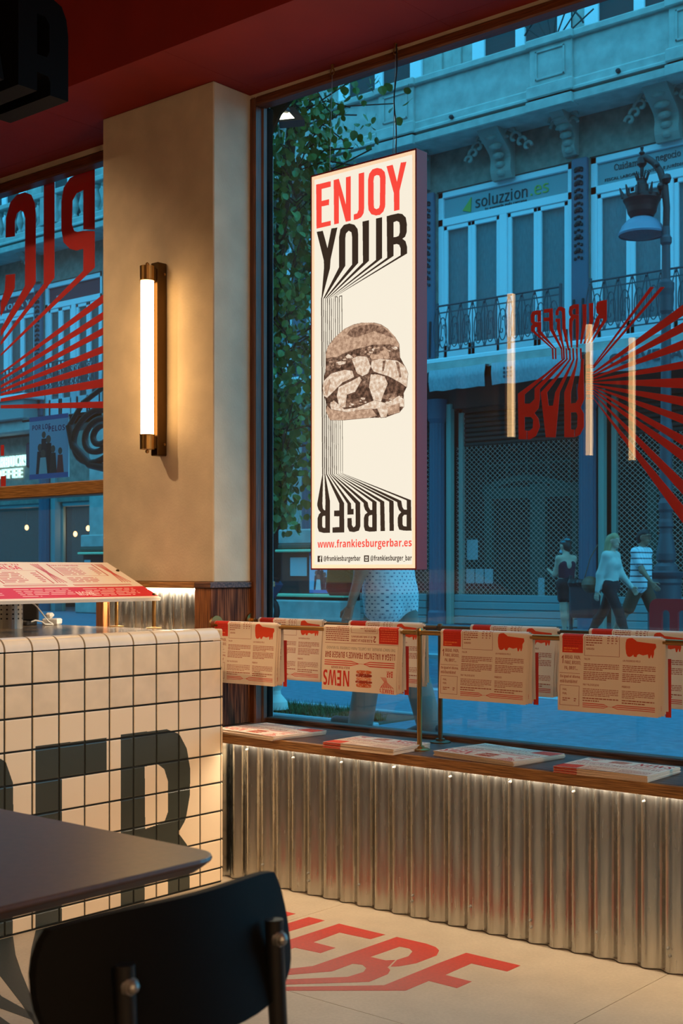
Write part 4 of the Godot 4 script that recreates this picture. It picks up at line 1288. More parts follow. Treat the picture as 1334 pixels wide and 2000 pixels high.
# ---- newspapers ----
func page_bread() -> Texture2D:
	var paper := c8(236, 214, 190)
	var ink := c8(168, 78, 48)
	var red := c8(214, 52, 28)
	var pr := P.new(760, 640, paper)
	var rg := RandomNumberGenerator.new()
	rg.seed = 21
	pr.rect(0.03, 0.0, 0.245, 0.27, red)
	pr.rows(0.045, 0.02, 0.23, 0.2, 6, c8(190, 40, 22), rg)
	pr.rows(0.045, 0.2, 0.2, 0.26, 2, c8(240, 140, 60), rg)
	pr.text(type("1"), 0.025, 0.31, 0.045, 0.41, ink)
	for q in [["BREAD, PAIN,", 0.305, 0.225], ["PANE, BROOD,", 0.372, 0.23], ["PA, BROT...", 0.44, 0.2]]: pr.text(type(q[0]), 0.06, q[1], q[2], q[1] + 0.05, ink)
	pr.rect(0.01, 0.525, 0.225, 0.529, ink)
	pr.text(type("Da igual el idioma,"), 0.02, 0.55, 0.23, 0.595, ink)
	pr.text(type("está buenísimo!"), 0.02, 0.605, 0.2, 0.65, ink)
	pr.frame(0.02, 0.68, 0.225, 0.93, ink)
	pr.text(type("PAN,"), 0.05, 0.72, 0.095, 0.75, ink)
	pr.text(type("PAIN,"), 0.05, 0.77, 0.095, 0.8, ink)
	pr.rows(0.05, 0.83, 0.13, 0.88, 2, ink, rg)
	pr.rows(0.17, 0.83, 0.2, 0.88, 2, ink, rg)
	pr.frame(0.26, -0.01, 0.61, 0.3, ink)
	pr.rows(0.275, 0.03, 0.44, 0.18, 5, ink, rg)
	for i in 3: pr.rows(0.49 + 0.04 * i, 0.03, 0.515 + 0.04 * i, 0.15, 4, ink, rg)
	pr.text(type("BURGUESA"), 0.28, 0.2, 0.36, 0.225, ink)
	for q in [[0.26, 0.61], [0.645, 0.965]]:
		pr.text(type("TALLER" if q[0] < 0.5 else "UN PODEROSO PELO"), q[0], 0.33, q[0] + (0.06 if q[0] < 0.5 else 0.17), 0.352, ink)
		pr.rows(q[0], 0.39, q[1], 0.48, 4, ink, rg)
		pr.rows(q[0], 0.49, q[1], 0.6, 5, ink, rg)
		pr.text(type("PAN Y PALOS DE LECHE" if q[0] < 0.5 else "PRIMEROS"), q[0], 0.645, q[0] + (0.16 if q[0] < 0.5 else 0.08), 0.67, ink)
		pr.rows(q[0], 0.7, q[1], 0.8, 5, ink, rg)
		pr.rows(q[0], 0.81, q[1], 0.87, 2, ink, rg)
	for i in 3:
		var y := 0.885 + 0.022 * i
		pr.poly(PackedVector2Array([Vector2(0.26, y), Vector2(0.47, y), Vector2(0.51, 0.912), Vector2(0.55, 0.912), Vector2(0.6, y), Vector2(0.97, y), Vector2(0.97, y + 0.009), Vector2(0.6, y + 0.009), Vector2(0.55, 0.915), Vector2(0.51, 0.915), Vector2(0.47, y + 0.009), Vector2(0.26, y + 0.009)]), red)
	var cow := PackedVector2Array()
	for a in [[0.67, 0.12], [0.68, 0.08], [0.70, 0.06], [0.735, 0.055], [0.76, 0.075], [0.78, 0.1], [0.86, 0.11], [0.96, 0.12], [0.965, 0.16], [0.945, 0.2], [0.945, 0.24], [0.935, 0.29], [0.925, 0.29], [0.918, 0.25], [0.905, 0.295], [0.893, 0.295], [0.885, 0.25], [0.84, 0.265], [0.8, 0.25], [0.785, 0.26], [0.775, 0.29], [0.75, 0.285], [0.745, 0.26], [0.73, 0.28], [0.71, 0.29], [0.69, 0.285], [0.675, 0.25], [0.668, 0.18]]: cow.append(Vector2(a[0], a[1]))
	pr.poly(cow, c8(222, 66, 24))
	return pr.tex()
func page_news() -> Texture2D:
	var paper := c8(236, 214, 190)
	var ink := c8(160, 64, 40)
	var red := c8(208, 48, 28)
	var pr := P.new(760, 700, paper)
	var rg := RandomNumberGenerator.new()
	rg.seed = 22
	pr.text(type("NEWS"), 0.62, 0.07, 0.98, 0.3, red)
	pr.text(type("BUILD YOUR BURGER"), 0.62, 0.325, 0.87, 0.36, ink)
	pr.text(type("FRANKIE's"), 0.03, 0.01, 0.22, 0.075, red)
	pr.text(type("BAR"), 0.05, 0.24, 0.13, 0.33, red)
	for i in 7: pr.poly(PackedVector2Array([Vector2(0.03 + 0.028 * i, 0.085), Vector2(0.045 + 0.028 * i, 0.085), Vector2(0.123 + 0.006 * i, 0.17), Vector2(0.14 + 0.012 * i, 0.24), Vector2(0.135 + 0.012 * i, 0.24), Vector2(0.119 + 0.006 * i, 0.17)]), red)
	# burger
	for q in [[0.33, 0.07, 0.53, 0.13, c8(214, 110, 66)], [0.32, 0.13, 0.54, 0.17, c8(160, 60, 34)], [0.33, 0.17, 0.53, 0.22, c8(232, 160, 120)], [0.325, 0.22, 0.535, 0.27, c8(150, 54, 30)], [0.33, 0.27, 0.53, 0.32, c8(214, 110, 66)]]:
		var p := PackedVector2Array()
		for k in 20:
			var a := TAU * k / 20
			p.append(Vector2((q[0] + q[2]) / 2 + (q[2] - q[0]) / 2 * signf(cos(a)) * pow(absf(cos(a)), 0.5), (q[1] + q[3]) / 2 + (q[3] - q[1]) / 2 * signf(sin(a)) * pow(absf(sin(a)), 0.6)))
		pr.poly(p, q[4])
	for k in 160:
		var x := rg.randf_range(0.33, 0.52)
		var y := rg.randf_range(0.08, 0.31)
		pr.rect(x, y, x + 0.012, y + 0.006, [paper, red, ink][k % 3])
	for i in 3:
		var y := 0.375 + 0.03 * i
		pr.poly(PackedVector2Array([Vector2(0.03, y), Vector2(0.36, y), Vector2(0.44, 0.408), Vector2(0.5, 0.408), Vector2(0.6, y), Vector2(0.97, y), Vector2(0.97, y + 0.013), Vector2(0.6, y + 0.013), Vector2(0.5, 0.413), Vector2(0.44, 0.413), Vector2(0.36, y + 0.013), Vector2(0.03, y + 0.013)]), red)
	pr.text(type("LLEGA A VALENCIA FRANKIE's BURGER BAR"), 0.03, 0.485, 0.97, 0.575, ink)
	pr.text(type("THE FANCY BURGER, UN CARTEL PARA COMERSE TU MUNDO"), 0.03, 0.61, 0.95, 0.66, c8(176, 150, 126))
	pr.rect(0.0, 0.7, 0.98, 0.705, ink)
	pr.rect(0.0, 0.715, 0.25, 0.98, red)
	pr.rows(0.02, 0.74, 0.23, 0.97, 7, c8(236, 110, 70), rg)
	pr.text(type("2"), 0.29, 0.73, 0.325, 0.82, ink)
	pr.text(type("ELIGE BIEN LA CARNE"), 0.34, 0.73, 0.62, 0.77, ink)
	pr.text(type("ES LO MÁS IMPORTANTE"), 0.34, 0.785, 0.62, 0.82, ink)
	pr.frame(0.27, 0.86, 0.62, 0.985, ink)
	pr.text(type("HAMBURGUESA"), 0.29, 0.88, 0.44, 0.91, ink)
	pr.rows(0.29, 0.92, 0.5, 0.97, 2, ink, rg)
	pr.rows(0.65, 0.73, 0.97, 0.97, 8, ink, rg)
	return pr.tex()

func drape(z: float, ytop: float, r: float, drop_f: float, drop_b: float, w: float, off: float, flare: float) -> G:   # a sheet folded over a rail, both skins
	var pf := []
	var n1 := 10
	for i in n1 + 1:
		var f := float(i) / n1
		pf.append(Vector2(z + r + flare * (1.0 - f) * (1.0 - f) + 0.003 * sin(f * 5.0), ytop - r - drop_f * (1.0 - f)))
	for i in range(1, 9):
		var a := PI * i / 9.0
		pf.append(Vector2(z + r * cos(a), ytop - r + r * sin(a)))
	for i in n1 + 1:
		var f := float(i) / n1
		pf.append(Vector2(z - r - flare * 0.6 * f * f, ytop - r - drop_b * f))
	var g := G.new()
	var len_f := drop_f + r * PI / 2
	var W := 9
	for skin in 2:
		var pp := []
		var us := []
		var run := 0.0
		for j in pf.size():
			if j > 0: run += pf[j].distance_to(pf[j - 1])
			var q: Vector2 = pf[j]
			var nrm := Vector2.ZERO
			if skin == 1:
				var d: Vector2 = (pf[mini(j + 1, pf.size() - 1)] - pf[maxi(j - 1, 0)]).normalized()
				nrm = Vector2(-d.y, d.x) * 0.0016
			for i in W:
				var s := float(i) / (W - 1)
				var k := s if skin == 0 else 1.0 - s
				var wob := 0.0025 * sin(k * 7.0 + off * 300.0) * clampf(absf(run - len_f) / 0.2, 0.0, 1.0)
				pp.append(Vector3((k - 0.5) * w + off, q.y + nrm.y, q.x + nrm.x + wob))
				us.append(Vector2(k, 1.0 - run / len_f))
		g.grid(pp, W, pf.size(), us)
	# edges
	return g

func newspapers() -> void:
	var bread := printed("bread_page", page_bread(), 0.9)
	var news := printed("news_page", page_news(), 0.9)
	bread.backlight_enabled = true
	bread.backlight = Color(0.12, 0.11, 0.1)
	news.backlight_enabled = true
	news.backlight = Color(0.12, 0.11, 0.1)
	var flip := news.duplicate() as StandardMaterial3D
	flip.resource_name = "news_page_upside_down"
	flip.uv1_scale = Vector3(-1, -1, 1)
	flip.uv1_offset = Vector3(1, 1, 0)
	M["news"] = news
	for q in [[-3.412, 0, bread, "newspaper with a red ox print hung on the nearer rail beside the counter corner"], [-2.848, 0, flip, "newspaper hung upside down on the nearer rail, its title NEWS inverted"], [-2.336, 0, bread, "newspaper with ox print on the nearer rail just right of the rail post"], [-1.886, 0, bread, "rightmost newspaper with ox print on the nearer rail"],
			[-3.362, 1, bread, "newspaper on the rail nearer the glass, behind the one at the counter corner"], [-2.898, 1, bread, "newspaper on the rail nearer the glass, behind the upside down one"], [-2.354, 1, bread, "newspaper on the rail nearer the glass, behind the one right of the post"], [-1.895, 1, bread, "rightmost newspaper on the rail nearer the glass"]]:
		var zz := -3.477 if q[1] == 0 else -3.675
		var yy := 0.938 if q[1] == 0 else 0.945
		var r := 0.0085 if q[1] == 0 else 0.0095
		var t := thing("newspaper", q[3], "newspaper", Vector3(q[0], yy, zz), 0.0, "newspapers hung on the rails")
		var drop := 0.212 + 0.004 * sin(q[0] * 9.0)
		part("inner_sheet", drape(0, r + 0.0006, r + 0.0005, drop - 0.002, drop - 0.012, 0.335, 0.014, 0.004), bread, t)
		part("middle_sheet", drape(0, r + 0.0035, r + 0.0034, drop + 0.002, drop - 0.004, 0.335, 0.006, 0.006), bread, t)
		part("outer_sheet", drape(0, r + 0.0068, r + 0.0066, drop + 0.004, drop + 0.004, 0.335, 0.0, 0.008), q[2], t)
		if q[1] == 0:
			var rp := G.new()
			rp.span(0.168, 0.186, -drop - 0.006, -0.05, -0.0225, -0.0215)
			part("red_page", rp, M["spine_red"], t)
	# piles lying on the shelf
	var piles := [[-3.285, -3.47, 0.335, 0.26, -0.10, 4, 1, "by the pillar"], [-2.745, -3.425, 0.3, 0.21, 0.02, 5, 0, "left of the rail post"], [-2.31, -3.515, 0.335, 0.26, -0.12, 4, 1, "right of the rail post"], [-1.862, -3.47, 0.305, 0.22, 0.02, 5, 0, "farthest along the shelf"]]
	for q in piles:
		var y := 0.543
		for k in q[5]:
			var th := 0.0036
			var top: bool = k == q[5] - 1
			var turn: float = q[4] + (0.0 if top else rng.randf_range(-0.015, 0.015))
			var t := thing("folded_newspaper", ("top newspaper of the pile %s, its printed page showing" % q[7] if top else "%s newspaper of the pile %s" % [["lowest folded", "folded, second from the bottom,", "folded, third from the bottom,", "folded, fourth from the bottom,"][k], q[7]]), "newspaper", Vector3(q[0] + rng.randf_range(-0.003, 0.003), y, q[1] + rng.randf_range(-0.003, 0.003)), turn, "pile of newspapers %s" % q[7])
			var w: float = q[2]
			var d: float = q[3]
			for leaf in 2:
				var g := G.new()
				g.span(-w / 2 + 0.001 * leaf, w / 2 + 0.001 * leaf, leaf * th * 0.5, leaf * th * 0.5 + th * 0.46, -d / 2, d / 2 - 0.002 * leaf, 0.0008)
				part("folded_sheet", g, M["paper"], t)
			var g2 := G.new()
			g2.span(-w / 2 + 0.002, -w / 2 + w * 0.26, 0.0006, th - 0.0012, d / 2 - 0.0015, d / 2 + 0.0006)
			if q[6] == 0: part("red_fold", g2, M["spine_red"], t)
			if top:
				var gp := []
				var us := []
				for j in 7:
					for i in 9:
						var s := i / 8.0
						var v := j / 6.0
						gp.append(Vector3((s - 0.5) * w, th + 0.0004 + 0.0025 * sin(s * 3.1) * sin(v * 3.1 + 0.4), (0.5 - v) * d))
						us.append(Vector2(s, 1.0 - v))
				g2 = G.new()
				g2.grid(gp, 9, 7, us)
				part("printed_page", g2, flip if q[6] == 1 else news, t)
			y += th + 0.0002

func rounded(w: float, h: float, r: float, seg := 6) -> PackedVector2Array:
	var p := PackedVector2Array()
	for c in [[w / 2 - r, h / 2 - r, 0.0], [-w / 2 + r, h / 2 - r, 1.0], [-w / 2 + r, -h / 2 + r, 2.0], [w / 2 - r, -h / 2 + r, 3.0]]:
		for i in seg + 1:
			var a: float = (c[2] + float(i) / seg) * PI / 2
			p.append(Vector2(c[0] + r * cos(a), c[1] + r * sin(a)))
	return p
func layered(g: G, rings: Array) -> void:   # closed solid through outlines [PackedVector2Array in x, z, height], bottom first
	for i in rings.size() - 1:
		var a: PackedVector2Array = rings[i][0]
		var b: PackedVector2Array = rings[i + 1][0]
		for k in a.size():
			var j := (k + 1) % a.size()
			g.quad(Vector3(a[k].x, rings[i][1], -a[k].y), Vector3(a[j].x, rings[i][1], -a[j].y), Vector3(b[j].x, rings[i + 1][1], -b[j].y), Vector3(b[k].x, rings[i + 1][1], -b[k].y))
	for e in [[rings[0], -1.0], [rings[-1], 1.0]]:
		var p: PackedVector2Array = e[0][0]
		for k in range(1, p.size() - 1):
			var a := Vector3(p[0].x, e[0][1], -p[0].y)
			var b := Vector3(p[k].x, e[0][1], -p[k].y)
			var c := Vector3(p[k + 1].x, e[0][1], -p[k + 1].y)
			if e[1] > 0: g.tri(a, b, c)
			else: g.tri(a, c, b)

func table_and_chair() -> void:
	var t := thing("dining_table", "dark brown dining table with one rounded corner showing, in the left foreground", "table", Vector3(-1.72, 0, -0.94))
	var g := G.new()
	layered(g, [[rounded(0.81, 0.64, 0.035), 0.728], [rounded(0.846, 0.676, 0.05), 0.741], [rounded(0.85, 0.68, 0.05), 0.7435]])
	part("edge", g, M["ply_edge"], t)
	g = G.new()
	layered(g, [[rounded(0.85, 0.68, 0.05), 0.7436], [rounded(0.851, 0.681, 0.05), 0.7455], [rounded(0.849, 0.679, 0.05), 0.7492], [rounded(0.845, 0.675, 0.049), 0.75]])
	part("top", g, M["table_top"], t)
	g = G.new()
	g.lathe([[0.0, 0.012], [0.03, 0.012], [0.03, 0.71], [0.0, 0.71]], 20)
	part("column", g, M["black_metal"], t)
	g = G.new()
	g.lathe([[0.0, 0.0], [0.2, 0.0], [0.2, 0.008], [0.04, 0.014], [0.0, 0.014]], 32)
	part("base", g, M["black_metal"], t)
	g = G.new()
	g.span(-0.2, 0.2, 0.71, 0.728, -0.2, 0.2, 0.003)
	part("plate", g, M["black_metal"], t)
	# chair seen from behind, tucked to the table's right side
	t = thing("dining_chair", "black plywood chair seen from behind, pushed up to the dark table", "chair", Vector3(-1.2, 0, -0.945))
	var o := Vector3(1.2, 0, 0.945)
	g = G.new()
	g.t = Transform3D(Basis(), o)
	var W := 17
	var H := 9
	var hw := 0.18
	var hh := 0.07
	var front := []
	var back := []
	for j in H:
		for i in W:
			var s := i / float(W - 1) * 2.0 - 1.0
			var v := j / float(H - 1) * 2.0 - 1.0
			# a square mapped to a rounded outline
			var e := 0.2
			var px := s * sqrt(maxf(0.0, 1.0 - e * v * v * absf(s)))
			var py := v * sqrt(maxf(0.0, 1.0 - (0.5 if v < 0 else 0.3) * s * s * absf(s) * absf(v)))
			var y := 0.7355 + py * hh
			var x := -0.985 - 0.052 * px * px - 0.016 * py
			var z := -0.946 + px * hw
			back.append(Vector3(x, y, -0.946 - px * hw))
			front.append(Vector3(x - 0.011, y, z))
	g.grid(back, W, H)
	g.grid(front, W, H)
	var ring := []
	for i in W: ring.append(i)
	for j in range(1, H): ring.append(j * W + W - 1)
	for i in range(W - 2, -1, -1): ring.append((H - 1) * W + i)
	for j in range(H - 2, 0, -1): ring.append(j * W)
	for k in ring.size():
		var a: Vector3 = back[ring[k]]
		var b: Vector3 = back[ring[(k + 1) % ring.size()]]
		g.quad(b, a, a - Vector3(0.011, 0, 0), b - Vector3(0.011, 0, 0))
	part("backrest", g, M["black_ply"], t)
	g = G.new()
	g.t = Transform3D(Basis(), o + Vector3(-1.22, 0, -0.945))
	layered(g, [[rounded(0.39, 0.38, 0.09), 0.44], [rounded(0.4, 0.39, 0.09), 0.446], [rounded(0.398, 0.388, 0.09), 0.452]])
	part("seat", g, M["black_ply"], t)
	for s: float in [-1.0, 1.0]:
		var z := -0.946 + s * 0.108
		g = G.new()
		g.t = Transform3D(Basis(), o)
		g.tube([Vector3(-0.93, 0.0, z + s * 0.03), Vector3(-0.958, 0.3, z + s * 0.012), Vector3(-0.974, 0.5, z), Vector3(-0.986, 0.66, z), Vector3(-0.9915, 0.758, z)], 0.0105, 12)
		part("rear_leg", g, M["black_metal"], t)
		g = G.new()
		g.t = Transform3D(Basis(), o)
		g.tube([Vector3(-1.42, 0.0, z + s * 0.05), Vector3(-1.37, 0.42, z + s * 0.01), Vector3(-1.3, 0.432, z), Vector3(-0.966, 0.432, z)], 0.0105, 12)
		part("front_leg", g, M["black_metal"], t)
		g = G.new()
		g.t = Transform3D(Basis(), o)
		g.ball(Vector3(-0.979, 0.738, z), Vector3(0.006, 0.0075, 0.0075), 12)
		g.rod(Vector3(-0.985, 0.738, z), Vector3(-0.9795, 0.738, z), 0.0105, 0.009, 8)
		part("bolt", g, M["steel"], t, "shiny rounded bolt")

# ---- street ----
func street() -> void:
	var s := structure("street_ground")
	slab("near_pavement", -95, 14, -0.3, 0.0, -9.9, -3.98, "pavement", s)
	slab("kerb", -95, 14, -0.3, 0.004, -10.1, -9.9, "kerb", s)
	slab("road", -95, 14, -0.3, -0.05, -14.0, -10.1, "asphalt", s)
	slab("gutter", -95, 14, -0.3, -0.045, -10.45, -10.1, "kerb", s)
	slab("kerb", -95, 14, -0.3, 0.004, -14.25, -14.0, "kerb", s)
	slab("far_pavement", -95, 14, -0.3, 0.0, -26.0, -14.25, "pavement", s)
	for k in 26:
		slab("paving_joint", -95, 14, -0.001, 0.0012, -14.9 - k * 0.3, -14.89 - k * 0.3, "asphalt", s)
		if k >= 11: break
	var t := thing("tree_pit", "dark earth tree pit with weeds at the foot of the leafy tree", "tree pit", Vector3(-6.7, 0, -7.7))
	var g := G.new()
	g.span(-0.65, 0.75, -0.1, 0.012, -0.3, 0.3, 0.01)
	part("soil", g, M["soil"], t)
	g = G.new()
	for q in [[-0.72, 0.82, -0.4, -0.32], [-0.72, 0.82, 0.32, 0.4]]: g.span(q[0], q[1], -0.1, 0.03, q[2], q[3], 0.01)
	part("edging", g, M["kerb"], t)
	g = G.new()
	var rg := RandomNumberGenerator.new()
	rg.seed = 5
	for k in 1500:
		var x := rg.randf_range(-0.63, 0.3) if k < 1350 else 0.62 + rg.randf_range(-0.05, 0.05)
		var z := rg.randf_range(-0.29, 0.28) if k < 1350 else 0.1 + rg.randf_range(-0.05, 0.05)
		var h := rg.randf_range(0.02, 0.08)
		var a := rg.randf() * TAU
		var d := Vector3(cos(a), 0, sin(a))
		var b := Vector3(x, 0.01, z)
		var tip := b + Vector3(0, h, 0) + d * h * 0.6
		g.tri(b - d.cross(Vector3.UP) * 0.004, b + d.cross(Vector3.UP) * 0.004, tip)
	stuff(part("grass", g, M["grass"], t))

func facade_window(b: Node3D, cx: float, w: float, y0: float, ysign: float, ytop: float, z: float, pane_mat: String, sign_text := "") -> void:
	# a white double french window below a sign panel
	var x0 := cx - w / 2
	var x1 := cx + w / 2
	var g := G.new()
	for q in [[x0, x0 + 0.13, y0, ytop], [x1 - 0.13, x1, y0, ytop], [x0, x1, ytop - 0.13, ytop], [x0, x1, ysign - 0.16, ysign]]: g.span(q[0], q[1], q[2], q[3], z - 0.06, z + 0.06, 0.012)
	g.span(cx - 0.09, cx + 0.09, y0, ysign - 0.16, z - 0.05, z + 0.075, 0.012)
	var f := part("window_frame", g, M["white_frame"], b)
	g = G.new()
	g.span(x0 + 0.13, x1 - 0.13, ysign, ytop - 0.13, z - 0.02, z)
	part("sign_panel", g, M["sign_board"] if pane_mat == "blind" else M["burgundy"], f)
	for s in 4:
		var a := x0 + 0.13 + (w / 2 - 0.22) / 2 * (s % 2) + (w / 2 + 0.0 - 0.13 + 0.09) * (s / 2)
		var e := a + (w / 2 - 0.22) / 2
		g = G.new()
		for q in [[a, a + 0.09, y0, ysign - 0.16], [e - 0.09, e, y0, ysign - 0.16], [a, e, ysign - 0.25, ysign - 0.16], [a, e, y0, y0 + 0.5]]: g.span(q[0], q[1], q[2], q[3], z - 0.03, z + 0.035, 0.01)
		var d := part("casement", g, M["white_frame"], b)
		g = G.new()
		g.span(a + 0.09, e - 0.09, y0 + 0.5, ysign - 0.25, z - 0.012, z - 0.004)
		part("pane", g, M["pane"], d)
		g = G.new()
		var gp := []
		for j in 2:
			for i in 13: gp.append(Vector3(lerpf(a + 0.05, e - 0.05, i / 12.0), y0 + 0.4 if j == 0 else ysign - 0.2, z - 0.09 + 0.012 * sin(i * 1.9 + s)))
		g.grid(gp, 13, 2)
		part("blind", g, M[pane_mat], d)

func railing(b: Node3D, x0: float, x1: float, y0: float, y1: float, z: float, n: int, m := "iron") -> void:
	var g := G.new()
	g.span(x0, x1, y1 - 0.03, y1, z - 0.03, z + 0.03, 0.008)
	g.span(x0, x1, y1 - 0.17, y1 - 0.145, z - 0.012, z + 0.012)
	g.span(x0, x1, y0 + 0.08, y0 + 0.105, z - 0.012, z + 0.012)
	for x: float in [x0, x1]: g.span(x - 0.025, x + 0.025, y0, y1 + 0.05, z - 0.025, z + 0.025, 0.006)
	var r := part("railing", g, M[m], b)
	var p := (x1 - x0) / n
	var h := y1 - y0
	g = G.new()
	g.rod(Vector3(0, 0.09, 0), Vector3(0, h - 0.02, 0), 0.011, 0.011, 6)
	for s: float in [-1.0, 1.0]:
		var c := []
		for i in 9:
			var f := i / 8.0
			c.append(Vector3(s * (0.012 + (p * 0.30) * sin(PI * f)), lerpf(0.1, h - 0.03, f), 0))
		g.tube(c, 0.011, 5)
	var o := []
	for i in 18:
		var a := TAU * i / 18
		o.append(Vector3(p / 2 + p * 0.33 * cos(a), h * 0.45 + h * 0.3 * sin(a), 0.014))
	g.tube(o, 0.012, 5, true)
	for s: float in [-1.0, 1.0]:
		var sc := []
		for i in 12:
			var a := i / 11.0 * 4.6
			var rr := 0.075 * (1.0 - i / 15.0)
			sc.append(Vector3(p / 2 + s * (0.02 + rr * 0.5 * cos(a)) , h * 0.45 + s * (h * 0.1 + rr * sin(a)) , 0.014))
		g.tube(sc, 0.011, 5)
	for yy: float in [0.11, h - 0.06]: g.ball(Vector3(0, yy, 0.01), Vector3(0.03, 0.035, 0.025), 8)
	var first: MeshInstance3D
	for i in n:
		var at := Transform3D(Basis(), Vector3(x0 + p * i, y0, z))
		if first == null:
			first = part("baluster", g, M[m], r)
			first.transform = at
		else: again(first, "baluster", r, at)

func corbel(b: Node3D, x: float, y0: float, y1: float, z: float, big: bool) -> void:
	var g := G.new()
	var h := y1 - y0
	var pf := PackedVector2Array()
	for i in 15:
		var f := i / 14.0
		pf.append(Vector2(0.1 + 0.55 * f * f + 0.06 * sin(f * 9.0), y0 + h * f))
	pf.append(Vector2(0.0, y1))
	pf.append(Vector2(0.0, y0))
	g.t = Transform3D(Basis(Vector3(0, 0, 1), Vector3(0, 1, 0), Vector3(-1, 0, 0)), Vector3(x, 0, z))
	g.prism(pf, -0.14 if not big else -0.24, 0.14 if not big else 0.24)
	g.t = Transform3D()
	for s: float in [-1.0, 1.0]:
		for k in (4 if big else 2):
			var c := []
			for i in 12:
				var a := i / 11.0 * 5.0
				var rr := (0.16 - 0.018 * k) * (1.0 - i / 14.0)
				c.append(Vector3(x + s * ((0.16 if not big else 0.3 + 0.13 * k) + rr * cos(a)), y1 - 0.12 - 0.1 * k + rr * sin(a), z + 0.2 + 0.16 * (1.0 - 0.2 * k)))
			g.tube(c, 0.035, 6)
	for k in 5: g.ball(Vector3(x, lerpf(y0, y1, 0.12 + 0.18 * k), z + 0.14 + 0.5 * pow(0.12 + 0.18 * k, 2.0)), Vector3(0.1 + 0.02 * k, 0.07, 0.07), 10)
	part("corbel", g, M["carving"], b)

